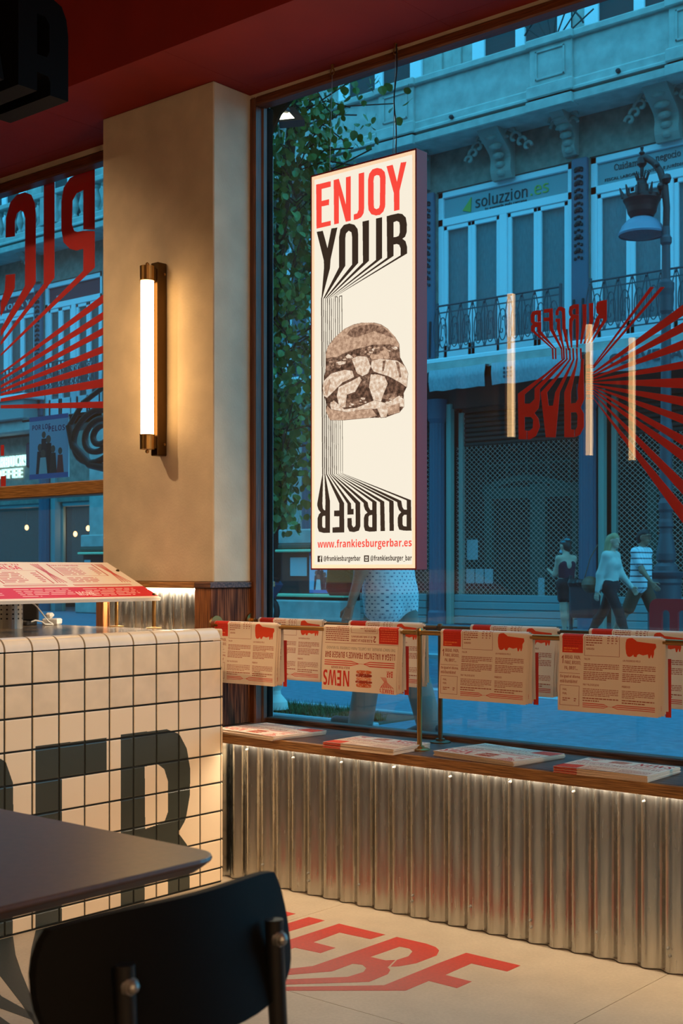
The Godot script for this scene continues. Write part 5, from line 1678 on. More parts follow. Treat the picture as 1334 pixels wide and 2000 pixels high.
func facade() -> void:
	var b := thing("apartment_building", "pale stuccoed building across the street with balconies, iron railings and grilled shopfronts", "building", Vector3.ZERO)
	var Z := -22.0
	# iron column lines (x) and window bays [centre, width]
	var bays := [[-28.2, 2.5, "dark_blind", ""], [-31.25, 2.9, "dark_blind", ""], [-25.2, 2.5, "dark_blind", ""], [-21.75, 3.24, "blind", ""], [-18.1, 3.24, "blind", ""], [-14.375, 3.24, "blind", "a"], [-10.76, 3.24, "blind", "b"], [-7.1, 3.24, "blind", ""]]
	var edges := [-36.0]
	for q in [[-31.25, 2.9], [-28.2, 2.5], [-25.2, 2.5], [-21.75, 3.24], [-18.1, 3.24], [-14.375, 3.24], [-10.76, 3.24], [-7.1, 3.24]]:
		edges.append(q[0] - q[1] / 2)
		edges.append(q[0] + q[1] / 2)
	edges.append(-2.0)
	for i in range(0, edges.size(), 2): slab("wall_pier", edges[i], edges[i + 1], 5.1, 9.07, Z - 0.4, Z, "wall_stucco", b)
	slab("wall_lintel", -36, -2, 9.07, 9.9, Z - 0.4, Z, "wall_stucco", b)
	slab("wall_upper", -36, -2, 9.9, 17.5, Z - 0.4, Z, "stucco", b)
	slab("back_wall", -36, -2, 0, 17.5, Z - 3.2, Z - 3.0, "shop_dark", b)
	for xe: float in [-36.0, -2.2]: slab("end_wall", xe, xe + 0.2, 0, 17.5, Z - 3.0, Z - 0.4, "shop_dark", b)
	slab("roof", -36, -2, 17.3, 17.5, Z - 3.0, Z, "shop_dark", b)
	slab("inner_floor", -36, -2, 4.9, 5.1, Z - 3.0, Z - 0.05, "shop_dark", b)
	for q in bays: facade_window(b, q[0], q[1], 5.35, 8.5, 9.06, Z - 0.1, q[2])
	# writing on the sign panels
	var g := G.new()
	letter_g(g, "soluzzion", Transform3D(Basis(), Vector3(-15.08, 8.6, Z - 0.098)), 1.25, 0.24, 0.012, 2)
	letter_g(g, "tu asesoría más cercana", Transform3D(Basis(), Vector3(-14.85, 8.51, Z - 0.098)), 1.0, 0.06, 0.01, 2)
	letter_g(g, "Cuidamos tu negocio", Transform3D(Basis(), Vector3(-11.9, 8.7, Z - 0.098)), 1.35, 0.16, 0.012, 1)
	letter_g(g, "FISCAL LABORAL CONTABLE JURÍDICO", Transform3D(Basis(), Vector3(-12.1, 8.55, Z - 0.098)), 1.7, 0.08, 0.01, 2)
	part("sign_lettering", g, M["iron_dark"], b)
	g = G.new()
	letter_g(g, ".es", Transform3D(Basis(), Vector3(-13.76, 8.6, Z - 0.098)), 0.42, 0.19, 0.012, 2)
	g.t = Transform3D(Basis(), Vector3(-15.3, 8.7, Z - 0.09))
	g.prism(PackedVector2Array([Vector2(-0.1, -0.1), Vector2(0.1, -0.16), Vector2(0.12, 0.14)]), -0.01, 0.01)
	part("sign_logo", g, mat("logo_green", c8(150, 170, 70), 0.6), b)
	g = G.new()
	letter_g(g, "MODA Y", Transform3D(Basis(), Vector3(-31.6, 8.6, Z - 0.098)), 1.4, 0.16, 0.012)
	letter_g(g, "moda", Transform3D(Basis(), Vector3(-29.0, 8.62, Z - 0.098)), 0.3, 0.1, 0.012)
	part("sign_lettering", g, M["sheet_paper"], b)
	# great stone balcony above
	var S := -21.15
	slab("balcony_slab", -36, -2, 9.88, 10.05, Z, S, "stucco", b, 0.02)
	slab("balcony_band", -36, -2, 10.05, 10.1, Z, S - 0.09, "stucco", b)
	g = G.new()
	g.t = Transform3D(Basis(Vector3(0, 0, 1), Vector3(0, 1, 0), Vector3(-1, 0, 0)), Vector3(0, 0, 0))
	g.prism(PackedVector2Array([Vector2(-22.0, 10.1), Vector2(S + 0.02, 10.1), Vector2(S + 0.02, 10.14), Vector2(S - 0.02, 10.18), Vector2(S - 0.02, 10.3), Vector2(S - 0.06, 10.34), Vector2(-22.0, 10.34)]), 2.0, 36.0)
	part("balcony_moulding", g, M["stucco"], b)
	slab("parapet", -24.0, -2, 10.34, 11.08, S - 0.3, S - 0.07, "stucco", b)
	slab("parapet_cap", -36, -2, 11.08, 11.22, S - 0.34, S + 0.02, "stucco", b, 0.02)
	for x: float in [-20.6, -16.9, -13.2, -10.33, -6.4]:
		slab("parapet_post", x, x + 0.92, 10.34, 11.1, S - 0.25, S, "stucco", b, 0.015)
		slab("post_cap", x - 0.05, x + 0.97, 11.07, 11.23, S - 0.3, S + 0.08, "stucco", b, 0.02)
		slab("post_base", x - 0.04, x + 0.96, 10.1, 10.34, S - 0.2, S + 0.07, "stucco", b, 0.02)
		slab("slab_block", x - 0.04, x + 0.96, 9.86, 10.05, S - 0.2, S + 0.08, "stucco", b, 0.01)
		g = G.new()
		for q in [[x + 0.14, x + 0.78, 10.96, 11.0], [x + 0.14, x + 0.78, 10.44, 10.48], [x + 0.14, x + 0.18, 10.44, 11.0], [x + 0.74, x + 0.78, 10.44, 11.0]]: g.span(q[0], q[1], q[2], q[3], S, S + 0.03, 0.008)
		part("post_panel", g, M["stucco"], b)
	g = G.new()
	g.lathe([[0.09, 0.0], [0.09, 0.07], [0.05, 0.1], [0.045, 0.14], [0.1, 0.3], [0.1, 0.36], [0.05, 0.56], [0.05, 0.62], [0.09, 0.66], [0.09, 0.74]], 10)
	var bal: MeshInstance3D
	for k in 30:
		var x := -33.5 + 0.3 * k
		if int(k) % 9 == 8: continue
		var at := Transform3D(Basis(), Vector3(x, 10.34, S - 0.17))
		if bal == null:
			bal = part("stone_baluster", g, M["stucco"], b)
			bal.transform = at
		else: again(bal, "stone_baluster", b, at)
	for x: float in [-31.3, -28.5, -25.8]: slab("parapet_post", x, x + 0.7, 10.34, 11.1, S - 0.3, S, "stucco", b, 0.015)
	for x: float in [-15.0, -11.3]:
		g = G.new()
		g.ball(Vector3(x, 10.2, S + 0.03), Vector3(0.05, 0.05, 0.05), 8)
		g.rod(Vector3(x, 10.2, S - 0.05), Vector3(x, 10.19, S + 0.08), 0.03)
		part("water_spout", g, M["iron_dark"], b)
	# upper floor windows
	for q in [[-17.5, 2.3], [-13.9, 2.3], [-11.3, 2.3], [-7.6, 2.3], [-21.4, 2.3], [-28.2, 2.0], [-31.2, 2.0]]:
		g = G.new()
		var x0: float = q[0] - q[1] / 2
		var x1: float = q[0] + q[1] / 2
		for e in [[x0, x0 + 0.3], [x1 - 0.3, x1], [q[0] - 0.11, q[0] + 0.11]]: g.span(e[0], e[1], 10.3, 13.6, Z, Z + 0.09, 0.015)
		g.span(x0, x1, 13.3, 13.6, Z, Z + 0.09, 0.015)
		var f := part("upper_window", g, M["white_frame"], b)
		g = G.new()
		g.span(x0 + 0.3, q[0] - 0.11, 10.3, 13.3, Z + 0.01, Z + 0.03)
		part("pane", g, M["dark_blind"], f)
		g = G.new()
		g.span(q[0] + 0.11, x1 - 0.3, 10.3, 13.3, Z + 0.01, Z + 0.03)
		part("pane", g, M["dark_blind"], f)
		for e: float in [x0 - 0.5, x1 + 0.32]: slab("pilaster", e, e + 0.2, 10.3, 14.0, Z, Z + 0.07, "stucco", b, 0.015)
	g = G.new()
	for k in 7:
		var a := lerpf(0.5, 2.4, k / 6.0)
		g.rod(Vector3(-12.75, 11.05, S - 0.1), Vector3(-12.75 + 1.0 * cos(a), 11.05 + 1.0 * sin(a), S - 0.1), 0.016, 0.016, 6)
	var fan := []
	for k in 13: fan.append(Vector3(-12.75 + 0.72 * cos(lerpf(0.4, 2.6, k / 12.0)), 11.05 + 0.72 * sin(lerpf(0.4, 2.6, k / 12.0)), S - 0.1))
	g.tube(fan, 0.018, 6)
	part("iron_fan", g, M["iron_dark"], b)
	# corbels and iron pilasters
	for q in [[-14.3, true], [-10.7, true], [-18.0, true], [-12.75, false], [-16.3, false], [-26.0, false], [-29.7, false]]: corbel(b, q[0], 9.0 if q[1] else 9.15, 9.9, Z, q[1])
	for x: float in [-12.56, -16.19, -19.85, -29.62, -8.95]:
		slab("iron_pilaster", x - 0.17, x + 0.17, 5.4, 9.07, Z, Z + 0.1, "column_blue", b, 0.02)
		g = G.new()
		for k in 14:
			var y := 8.85 - k * 0.13
			g.ball(Vector3(x, y, Z + 0.11), Vector3(0.11 - 0.004 * k, 0.05, 0.04) * (1.0 if k % 2 == 0 else 0.55), 8)
			g.ball(Vector3(x + 0.07, y - 0.03, Z + 0.11), Vector3(0.035, 0.035, 0.03), 6)
			g.ball(Vector3(x - 0.07, y - 0.03, Z + 0.11), Vector3(0.035, 0.035, 0.03), 6)
		for s: float in [-1.0, 1.0]: g.rod(Vector3(x + s * 0.08, 5.6, Z + 0.11), Vector3(x + s * 0.1, 6.35, Z + 0.11), 0.025)
		part("cast_ornament", g, M["iron_dark"], b)
	# iron balcony
	slab("iron_balcony_floor", -24.0, -2, 5.36, 5.46, Z, -21.38, "white_frame", b, 0.015)
	for q in [[-15.62, -12.72, 10], [-12.08, -9.2, 10], [-19.3, -16.4, 10], [-8.6, -5.7, 10], [-23.0, -20.1, 10]]: railing(b, q[0], q[1], 5.52, 6.56, -21.5, q[2])
	for q in [[-32.6, -29.6, 16], [-28.75, -26.6, 12]]: railing(b, q[0], q[1], 5.95, 6.75, -21.5, q[2])
	slab("white_balcony", -34.0, -29.6, 5.3, 5.85, Z, -21.4, "board_green", b, 0.03)
	slab("white_balcony_cap", -34.0, -29.4, 5.85, 5.98, Z, -21.3, "white_frame", b, 0.02)
	slab("white_balcony_foot", -34.0, -29.4, 4.95, 5.3, Z, -21.55, "stucco", b, 0.05)
	g = G.new()
	var y0 := 5.34
	var x := -24.0
	while x < -3.0:
		var sc := PackedVector2Array([Vector2(0, 0.02), Vector2(0, -0.12)])
		for i in 7: sc.append(Vector2(0.26 * i / 6.0, -0.12 - 0.055 * sin(PI * i / 6.0)))
		sc.append(Vector2(0.26, 0.02))
		g.t = Transform3D(Basis(), Vector3(x, y0, -21.36))
		g.prism(sc, 0, 0.02)
		x += 0.26
	stuff(part("scalloped_edge", g, M["stucco"], b))
	# awnings
	for q in [[-15.6, -14.24], [-14.08, -12.1], [-11.9, -8.9], [-19.4, -16.3], [-8.7, -6.0]]:
		g = G.new()
		var gp := []
		for j in 4:
			for i in 9:
				var xx := lerpf(q[0], q[1], i / 8.0)
				var yz: Array = [[5.3, Z + 0.1], [5.19, -21.2], [4.98, -21.18], [4.76, -21.2]][3 - j]
				gp.append(Vector3(xx, yz[0] + (0.012 * sin(i * 2.1) if j == 0 else 0.0), yz[1] + 0.02 * sin(i * 1.7 + j)))
		g.grid(gp, 9, 4)
		part("awning", g, M["awning"], b)
	g = G.new()
	letter_g(g, "CERVE  AL  AME", Transform3D(Basis(), Vector3(-11.5, 4.88, -21.17)), 2.5, 0.2, 0.012)
	for k in 9: g.ball(Vector3(-13.78 + 0.08 * (k % 3), 4.9 + 0.08 * (k / 3), -21.165), Vector3(0.03, 0.03, 0.01), 6)
	part("awning_lettering", g, M["iron"], b)
	# ground floor: fluted iron columns, frames, grilles
	for xc: float in [-15.95, -12.39, -19.55, -8.8, -29.33, -23.0]:
		g = G.new()
		g.lathe([[0.2, 0.0], [0.2, 0.25], [0.165, 0.3], [0.155, 4.2], [0.2, 4.3], [0.22, 4.7]], 16, Vector3(xc, 0, Z + 0.05))
		for k in 14:
			var a := TAU * k / 14
			g.rod(Vector3(xc + 0.158 * cos(a), 0.3, Z + 0.05 + 0.158 * sin(a)), Vector3(xc + 0.15 * cos(a), 4.2, Z + 0.05 + 0.15 * sin(a)), 0.018, 0.018, 5)
		part("iron_column", g, M["column_blue"], b)
		slab("door_post", xc + 0.2, xc + 0.32, 0.0, 4.6, Z - 0.12, Z + 0.02, "post_green", b, 0.01)
		slab("inner_post", xc + 0.36, xc + 0.47, 0.0, 4.6, Z - 0.3, Z - 0.2, "post_green", b, 0.01)
	slab("shop_lintel", -24, -2, 4.5, 5.1, Z - 0.4, Z - 0.05, "shop_dark", b)
	for xb: float in [-19.3, -15.63, -11.9, -8.4]:
		var w := 2.95
		for k in 4: slab("plinth_board", xb, xb + w, 0.02 + 0.155 * k, 0.165 + 0.155 * k, Z - 0.25, Z - 0.1 - 0.01 * (k % 2), "board_green", b, 0.012)
		# wavy transom with glazing bars
		g = G.new()
		var tp := PackedVector2Array()
		for i in 25: tp.append(Vector2(xb + 0.35 + (w - 0.35) * i / 24.0, 2.95 + 0.14 * sin(PI * (i / 24.0) * 1.6 - 0.35)))
		for i in range(24, -1, -1): tp.append(tp[i] - Vector2(0, 0.12))
		g.prism(tp, Z - 0.75, Z - 0.65)
		for k in 6: g.span(xb + 0.4 + 0.5 * k, xb + 0.425 + 0.5 * k, 2.95, 3.75, Z - 0.72, Z - 0.69)
		g.span(xb + 0.35, xb + w, 3.32, 3.35, Z - 0.72, Z - 0.69)
		for e in [[0.39, 0.59], [1.52, 1.87], [2.48, 2.6]]: g.span(xb + e[0], xb + e[1], 0.6 if e[0] > 1 else 1.2, 2.9, Z - 0.75, Z - 0.65)
		g.span(xb + 0.35, xb + w, 2.62, 2.85, Z - 0.76, Z - 0.66)
		part("shop_frame", g, M["shop_green"], b)
		g = G.new()
		for k in 7: g.rod(Vector3(xb, 3.75 + 0.1 * k, Z - 0.3), Vector3(xb + w, 3.75 + 0.1 * k, Z - 0.3), 0.045, 0.045, 8)
		g.span(xb, xb + w, 4.42, 4.55, Z - 0.34, Z - 0.2)
		part("shutter_coil", g, M["shop_dark"], b)
		# expanding grille
		g = G.new()
		var gy0 := 0.64
		var gy1 := 3.7
		var hgt := gy1 - gy0
		var pit := 0.115
		var k := -int(hgt * 1.15 / pit) - 1
		while k * pit < w:
			for s: float in [-1.0, 1.0]:
				var xa := k * pit
				var ya := 0.0
				var xe := xa + hgt * 1.15
				var ye := hgt
				if xa < 0.0:
					ya = -xa / 1.15
					xa = 0.0
				if xe > w:
					ye = hgt - (xe - w) / 1.15
					xe = w
				if ye > ya:
					var A := Vector3(xb + (xa if s > 0 else w - xa), gy0 + ya, Z - 0.2)
					var B := Vector3(xb + (xe if s > 0 else w - xe), gy0 + ye, Z - 0.2)
					g.rod(A, B, 0.006, 0.006, 4)
			k += 1
		stuff(part("grille", g, M["wire"], b))
	for q in [[-15.45, 1.35, 0.27, 0.42], [-15.47, 0.86, 0.2, 0.3], [-15.24, 0.86, 0.2, 0.3], [-15.01, 0.86, 0.2, 0.3], [-13.72, 0.62, 0.14, 0.36]]: slab("notice_sheet", q[0], q[0] + q[2], q[1], q[1] + q[3], Z - 0.33, Z - 0.32, "sheet_paper", b)
	# left stretch: cafe windows, stone piers with poster cases
	g = G.new()
	var yl := 2.9
	for e in [[-36.0, -29.7, yl, 3.02], [-28.75, -27.35, 2.88, 3.0]]: g.span(e[0], e[1], e[2], e[3], Z - 0.3, Z - 0.1, 0.01)
	g.span(-29.05, -28.9, 0, 4.6, Z - 0.2, Z + 0.05, 0.01)
	part("cafe_frame", g, M["board_green"], b)
	slab("cafe_wall", -36.0, -24.0, 3.0, 5.0, Z - 0.4, Z - 0.05, "wall_stucco", b)
	for q in [[-36.0, -29.7], [-28.75, -27.35]]: slab("pane", q[0], q[1], 0.4, 2.9, Z - 0.25, Z - 0.24, "pane", b)
	for q in [[-27.35, -26.0], [-20.2, -18.15]]:
		slab("stone_pier", q[0] + 0.05, q[1] - 0.05, 1.85, 4.9, Z - 0.3, -21.85, "stucco", b, 0.02)
		slab("pier_shoulder", q[0], q[1], 1.72, 2.06, Z - 0.3, -21.6, "stucco", b, 0.03)
		slab("pier_moulding", q[0] + 0.04, q[1] - 0.04, 1.62, 1.72, Z - 0.3, -21.55, "shop_green", b, 0.02)
		slab("pier_base", q[0] + 0.02, q[1] - 0.02, 0.0, 0.46, Z - 0.3, -21.4, "stucco", b, 0.03)
		slab("case_rail", q[0], q[1], 1.54, 1.6, -21.7, -21.5, "teal_rail", b, 0.015)
		slab("case_rail", q[0], q[1], 0.53, 0.6, -21.7, -21.5, "teal_rail", b, 0.015)
		slab("case_back", q[0] + 0.03, q[1] - 0.03, 0.46, 1.6, Z - 0.2, -21.68, "iron_dark", b)
	poster(b, Vector3(-19.28, 0.62, -21.66), 0.74, 0.9)
	slab("notice_sheet", -19.86, -19.36, 1.0, 1.42, -21.67, -21.655, "sheet_paper", b)
	slab("notice_sheet", -18.5, -18.28, 0.8, 1.3, -21.67, -21.655, "sheet_paper", b)
	slab("notice_sheet", -27.25, -27.0, 1.0, 1.4, -21.67, -21.655, "sheet_paper", b)
	g = G.new()
	letter_g(g, "STARBUCKS", Transform3D(Basis(), Vector3(-32.05, 4.08, Z - 0.03)), 1.85, 0.3, 0.06)
	letter_g(g, "COFFEE", Transform3D(Basis(), Vector3(-32.05, 3.75, Z - 0.03)), 1.6, 0.27, 0.06)
	part("lit_sign_letters", g, M["shop_letters"], b)
	slab("capital", -30.15, -29.6, 4.0, 4.7, Z - 0.1, Z + 0.12, "burgundy", b, 0.05)
	for q in [[-31.61, 2.38, -23.0, "behind the left cafe pane"], [-28.52, 2.29, -22.8, "close to the stone pier, brightest"], [-29.34, 2.15, -23.0, "a little left of the brightest one"]]:
		var lamp := thing("cafe_bulb", "small warm bulb in the cafe across the street, " + q[3], "bulb", Vector3(q[0], q[1], q[2]), 0.0, "bare bulbs in the cafe opposite")
		g = G.new()
		g.ball(Vector3.ZERO, Vector3(0.06, 0.08, 0.06), 10)
		part("glowing_bulb", g, M["cafe_bulb"], lamp)
		g = G.new()
		g.rod(Vector3(0, 0.08, 0), Vector3(0, 2.5, 0), 0.008, 0.008, 5)
		part("flex", g, M["cable"], lamp)
		omni(lamp, Vector3(0, 0, 0), 0.25, 0.04)

func poster(parent: Node3D, at: Vector3, w: float, h: float) -> void:
	if not M.has("poster"):
		var pr := P.new(380, 480, c8(190, 214, 240))
		pr.rect(0, 0, 1, 0.07, c8(70, 120, 190))
		pr.text(type("POR LOS"), 0.08, 0.13, 0.55, 0.21, c8(80, 40, 110))
		pr.text(type("PELOS"), 0.5, 0.17, 0.92, 0.26, c8(80, 40, 110))
		# plain figures of a group
		for q in [[0.28, 0.62, 0.15, c8(60, 58, 66)], [0.5, 0.5, 0.16, c8(40, 36, 42)], [0.38, 0.42, 0.13, c8(54, 50, 60)], [0.62, 0.66, 0.14, c8(80, 60, 60)], [0.8, 0.7, 0.13, c8(196, 70, 70)], [0.36, 0.72, 0.16, c8(226, 226, 226)]]:
			var p := PackedVector2Array()
			for k in 16: p.append(Vector2(q[0] + q[2] * 0.4 * cos(TAU * k / 16), q[1] - 0.12 + q[2] * 0.42 * sin(TAU * k / 16)))
			pr.poly(p, c8(120, 92, 84))
			pr.poly(PackedVector2Array([Vector2(q[0] - q[2] * 0.45, q[1] - 0.06), Vector2(q[0] + q[2] * 0.45, q[1] - 0.06), Vector2(q[0] + q[2] * 0.7, 0.92), Vector2(q[0] - q[2] * 0.7, 0.92)]), q[3])
		pr.rect(0, 0.92, 1, 1, c8(80, 130, 200))
		printed("poster", pr.tex(), 0.7)
	var g := G.new()
	g.span(at.x, at.x + w, at.y, at.y + h, at.z - 0.015, at.z)
	var o := part("poster_board", g, M["sheet_paper"], parent)
	g = G.new()
	var z := at.z + 0.002
	g.quad(Vector3(at.x, at.y, z), Vector3(at.x + w, at.y, z), Vector3(at.x + w, at.y + h, z), Vector3(at.x, at.y + h, z), Vector2(0, 1), Vector2(1, 1), Vector2(1, 0), Vector2(0, 0))
	part("printed_face", g, M["poster"], o)

func street_things() -> void:
	# street lamp
	var t := thing("street_lamp", "ornate iron street lamp with a crowned bell shade hanging from its arm", "street lamp", Vector3(-9.32, 0, -19.0))
	var g := G.new()
	g.lathe([[0.0, 0.0], [0.3, 0.0], [0.3, 0.6], [0.25, 0.66], [0.25, 0.9], [0.27, 0.94], [0.25, 1.0], [0.29, 1.05], [0.31, 1.1], [0.2, 1.13], [0.19, 1.2], [0.13, 1.26]], 8)
	part("pedestal", g, M["iron"], t)
	g = G.new()
	g.lathe([[0.12, 1.24], [0.15, 1.3], [0.155, 1.4], [0.12, 1.62], [0.1, 1.72], [0.1, 1.8], [0.12, 1.83], [0.115, 1.9], [0.1, 1.95], [0.1, 2.05], [0.12, 2.1], [0.12, 2.2], [0.09, 2.28], [0.105, 2.4], [0.095, 3.1], [0.1, 3.14], [0.1, 3.4], [0.085, 3.5], [0.075, 5.2], [0.1, 5.26], [0.11, 5.5], [0.13, 5.6], [0.13, 5.7], [0.07, 5.76], [0.065, 6.3], [0.09, 6.34], [0.09, 6.42], [0.065, 6.46], [0.06, 6.6]], 16)
	part("post", g, M["iron"], t)
	g = G.new()
	g.tube([Vector3(0, 6.5, 0), Vector3(0.01, 6.9, 0), Vector3(-0.02, 7.25, 0), Vector3(-0.1, 7.5, 0), Vector3(-0.2, 7.65, 0), Vector3(-0.33, 7.76, 0), Vector3(-0.41, 7.78, 0)], 0.055, 8)
	for q in [[0.02, 7.35, 0.09], [-0.07, 7.25, 0.07], [-0.14, 7.6, 0.05]]: g.ball(Vector3(q[0], q[1], 0.03), Vector3(q[2], q[2], 0.06), 8)
	part("arm", g, M["iron_dark"], t)
	var c := Vector3(-0.42, 0, 0)
	g = G.new()
	g.lathe([[0.0, 7.98], [0.03, 7.95], [0.02, 7.9], [0.05, 7.86], [0.02, 7.82], [0.07, 7.78], [0.08, 7.68], [0.03, 7.62], [0.025, 7.48], [0.0, 7.48]].duplicate(), 10, c)
	part("finial", g, M["iron_dark"], t)
	g = G.new()
	var prof := [[0.0, 6.98], [0.3, 6.98], [0.33, 7.05], [0.37, 7.1], [0.37, 7.16], [0.3, 7.18], [0.14, 7.2], [0.13, 7.34], [0.1, 7.36], [0.09, 7.44], [0.0, 7.44]]
	g.t = Transform3D(Basis.from_scale(Vector3(0.82, 1, 0.82)), Vector3(-0.076, 0, 0))
	g.lathe([[0.0, 6.82], [0.22, 6.82], [0.28, 6.9], [0.3, 6.98]], 20, c)
	g.lathe(prof, 20, c)
	for k in 10:
		var a := TAU * k / 10
		g.rod(c + Vector3(0.36 * cos(a), 7.14, 0.36 * sin(a)), c + Vector3(0.43 * cos(a), 7.3, 0.43 * sin(a)), 0.045, 0.012, 6)
		g.rod(c + Vector3(0.09 * cos(a), 7.42, 0.09 * sin(a)), c + Vector3(0.15 * cos(a), 7.55, 0.15 * sin(a)), 0.02, 0.008, 6)
	part("crown", g, M["iron_dark"], t)
	g = G.new()
	g.lathe([[0.37, 6.53], [0.38, 6.56], [0.36, 6.59], [0.32, 6.68], [0.24, 6.77], [0.15, 6.82], [0.0, 6.83]], 28, c)
	part("shade", g, M["shade_blue"], t)
	g = G.new()
	g.lathe([[0.0, 6.48], [0.2, 6.5], [0.3, 6.54], [0.36, 6.55]], 28, c)
	part("glass_bowl", g, M["blind"], t)
	# bin
	t = thing("litter_bin", "dark grey litter bin with a black bag on a post by the iron column", "bin", Vector3(-10.55, 0, -18.6))
	g = G.new()
	layered(g, [[rounded(0.34, 0.3, 0.05), 0.36], [rounded(0.4, 0.34, 0.06), 0.42], [rounded(0.44, 0.36, 0.06), 0.9]])
	part("body", g, M["bin_grey"], t)
	g = G.new()
	layered(g, [[rounded(0.45, 0.37, 0.06), 0.87], [rounded(0.48, 0.4, 0.07), 0.93], [rounded(0.44, 0.36, 0.06), 0.99]])
	for k in 12: g.ball(Vector3(0.2 * cos(k * 0.52), 0.92 + 0.03 * sin(k * 2.3), 0.17 * sin(k * 0.52)), Vector3(0.07, 0.06, 0.06), 8)
	part("bag", g, M["bag_black"], t)
	g = G.new()
	g.rod(Vector3(-0.26, 0, 0), Vector3(-0.26, 1.05, 0), 0.03)
	g.rod(Vector3(-0.26, 0.5, 0), Vector3(-0.18, 0.5, 0), 0.02)
	part("post", g, M["bin_grey"], t)
	# plastic barrier
	t = thing("road_barrier", "red plastic road barrier with round slots at the right edge", "barrier", Vector3(-7.85, 0, -17.0))
	var W := 1.5
	var ol := PackedVector2Array([Vector2(-W / 2 + 0.04, 0.12), Vector2(W / 2 - 0.04, 0.12), Vector2(W / 2, 0.3), Vector2(W / 2, 0.6)])
	for i in 9: ol.append(Vector2(W / 2 - 0.12 + 0.12 * cos(PI / 2 * i / 8), 0.6 + 0.13 * sin(PI / 2 * i / 8)))
	for i in 9: ol.append(Vector2(-W / 2 + 0.12 - 0.12 * sin(PI / 2 * i / 8), 0.6 + 0.13 * cos(PI / 2 * i / 8)))
	ol.append(Vector2(-W / 2, 0.3))
	var cg := CSGCombiner3D.new()
	cg.name = "panel"
	t.add_child(cg, true)
	var cp := CSGPolygon3D.new()
	cp.name = "outline"
	cp.polygon = ol
	cp.depth = 0.06
	cp.material = M["barrier_red"]
	cg.add_child(cp, true)
	for k in 5:
		var sl := rounded(0.13, 0.34, 0.06)
		for i in sl.size(): sl[i] += Vector2(-0.5 + 0.25 * k, 0.4)
		var ch := CSGPolygon3D.new()
		ch.name = "slot"
		ch.polygon = sl
		ch.depth = 0.2
		ch.position.z = 0.07
		ch.operation = CSGShape3D.OPERATION_SUBTRACTION
		ch.material = M["barrier_red"]
		cg.add_child(ch, true)
	for s: float in [-0.5, 0.5]:
		g = G.new()
		g.span(s - 0.05, s + 0.05, 0.0, 0.16, -0.28, 0.22, 0.02)
		part("foot", g, M["bin_grey"], t)
	# turned white bollard behind the window jamb
	t = thing("bollard", "white turned bollard at the left edge of the big window", "bollard", Vector3(-7.09, 0.031, -7.55))
	g = G.new()
	g.lathe([[0.0, 0.0], [0.11, 0.0], [0.1, 0.06], [0.05, 0.12], [0.045, 0.15], [0.075, 0.2], [0.075, 0.23], [0.05, 0.28], [0.05, 0.5], [0.075, 0.55], [0.06, 0.62], [0.0, 0.65]], 20)
	part("shaft", g, M["bollard_white"], t)
	# scooter parked at the far kerb, only its rear shows
	t = thing("scooter", "dark blue parked motor scooter half hidden by the window jamb", "scooter", Vector3(-19.15, 0, -20.2))
	var ring := []
	for i in 20: ring.append(Vector3(0.24 * cos(TAU * i / 20), 0.26 + 0.24 * sin(TAU * i / 20), 0))
	for dx: float in [0.0, -1.2]:
		g = G.new()
		g.t = Transform3D(Basis(), Vector3(dx, 0, 0))
		g.tube(ring, 0.07, 8, true)
		g.rod(Vector3(0, 0.26, -0.05), Vector3(0, 0.26, 0.05), 0.08)
		part("wheel", g, M["cable"], t)
	g = G.new()
	g.t = Transform3D(Basis(), Vector3.ZERO)
	g.prism(PackedVector2Array([Vector2(-0.95, 0.3), Vector2(-0.3, 0.3), Vector2(0.05, 0.5), Vector2(0.3, 0.82), Vector2(0.2, 0.92), Vector2(-0.4, 0.82), Vector2(-0.55, 0.42), Vector2(-0.85, 0.42), Vector2(-1.0, 1.0), Vector2(-1.1, 1.0), Vector2(-1.15, 0.5)]), -0.13, 0.13)
	part("body", g, mat("scooter_blue", c8(40, 66, 96), 0.35), t)
	g = G.new()
	g.ball(Vector3(-0.1, 0.92, 0), Vector3(0.42, 0.08, 0.15), 14)
	part("seat", g, M["cable"], t)
	g = G.new()
	g.rod(Vector3(-1.05, 1.0, 0), Vector3(-1.0, 1.12, 0), 0.03)
	g.rod(Vector3(-1.0, 1.12, -0.3), Vector3(-1.0, 1.12, 0.3), 0.02)
	part("handlebar", g, M["iron_dark"], t)
	# lit floodlight outside, above the window's corner
	t = thing("floodlight", "small bright floodlight outside the upper left corner of the window", "light", Vector3(-4.245, 3.345, -4.6))
	g = G.new()
	g.t = Transform3D(Basis(Vector3.UP, 0.7), Vector3.ZERO)
	g.prism(PackedVector2Array([Vector2(-0.06, -0.018), Vector2(0.04, -0.008), Vector2(0.0, 0.036)]), -0.01, 0.0)
	part("glowing_lens", g, M["flood_face"], t)
	g = G.new()
	g.t = Transform3D(Basis(Vector3.UP, 0.7), Vector3(0, 0, -0.06))
	g.prism(PackedVector2Array([Vector2(-0.075, -0.026), Vector2(0.05, -0.014), Vector2(0.0, 0.046), Vector2(-0.06, 0.046)]), -0.05, 0.045)
	part("housing", g, M["iron_dark"], t)
	g = G.new()
	g.rod(Vector3(0, 0.03, -0.06), Vector3(0, 0.03, 0.62), 0.015)
	part("bracket", g, M["iron_dark"], t)
	spot(t, Vector3(0.01, 0.0, 0.03), Vector3(0.6, -0.3, 1.0), 1.5, 50.0, 0.8, 0.03, Color(1, 0.97, 0.85))
	# lamp post with wrought iron scroll and banner, seen through the left window
	t = thing("banner_post", "dark lamp post with wrought iron scrolls and a theatre banner, seen through the left window", "banner post", Vector3(-8.98, 0, -7.6))
	g = G.new()
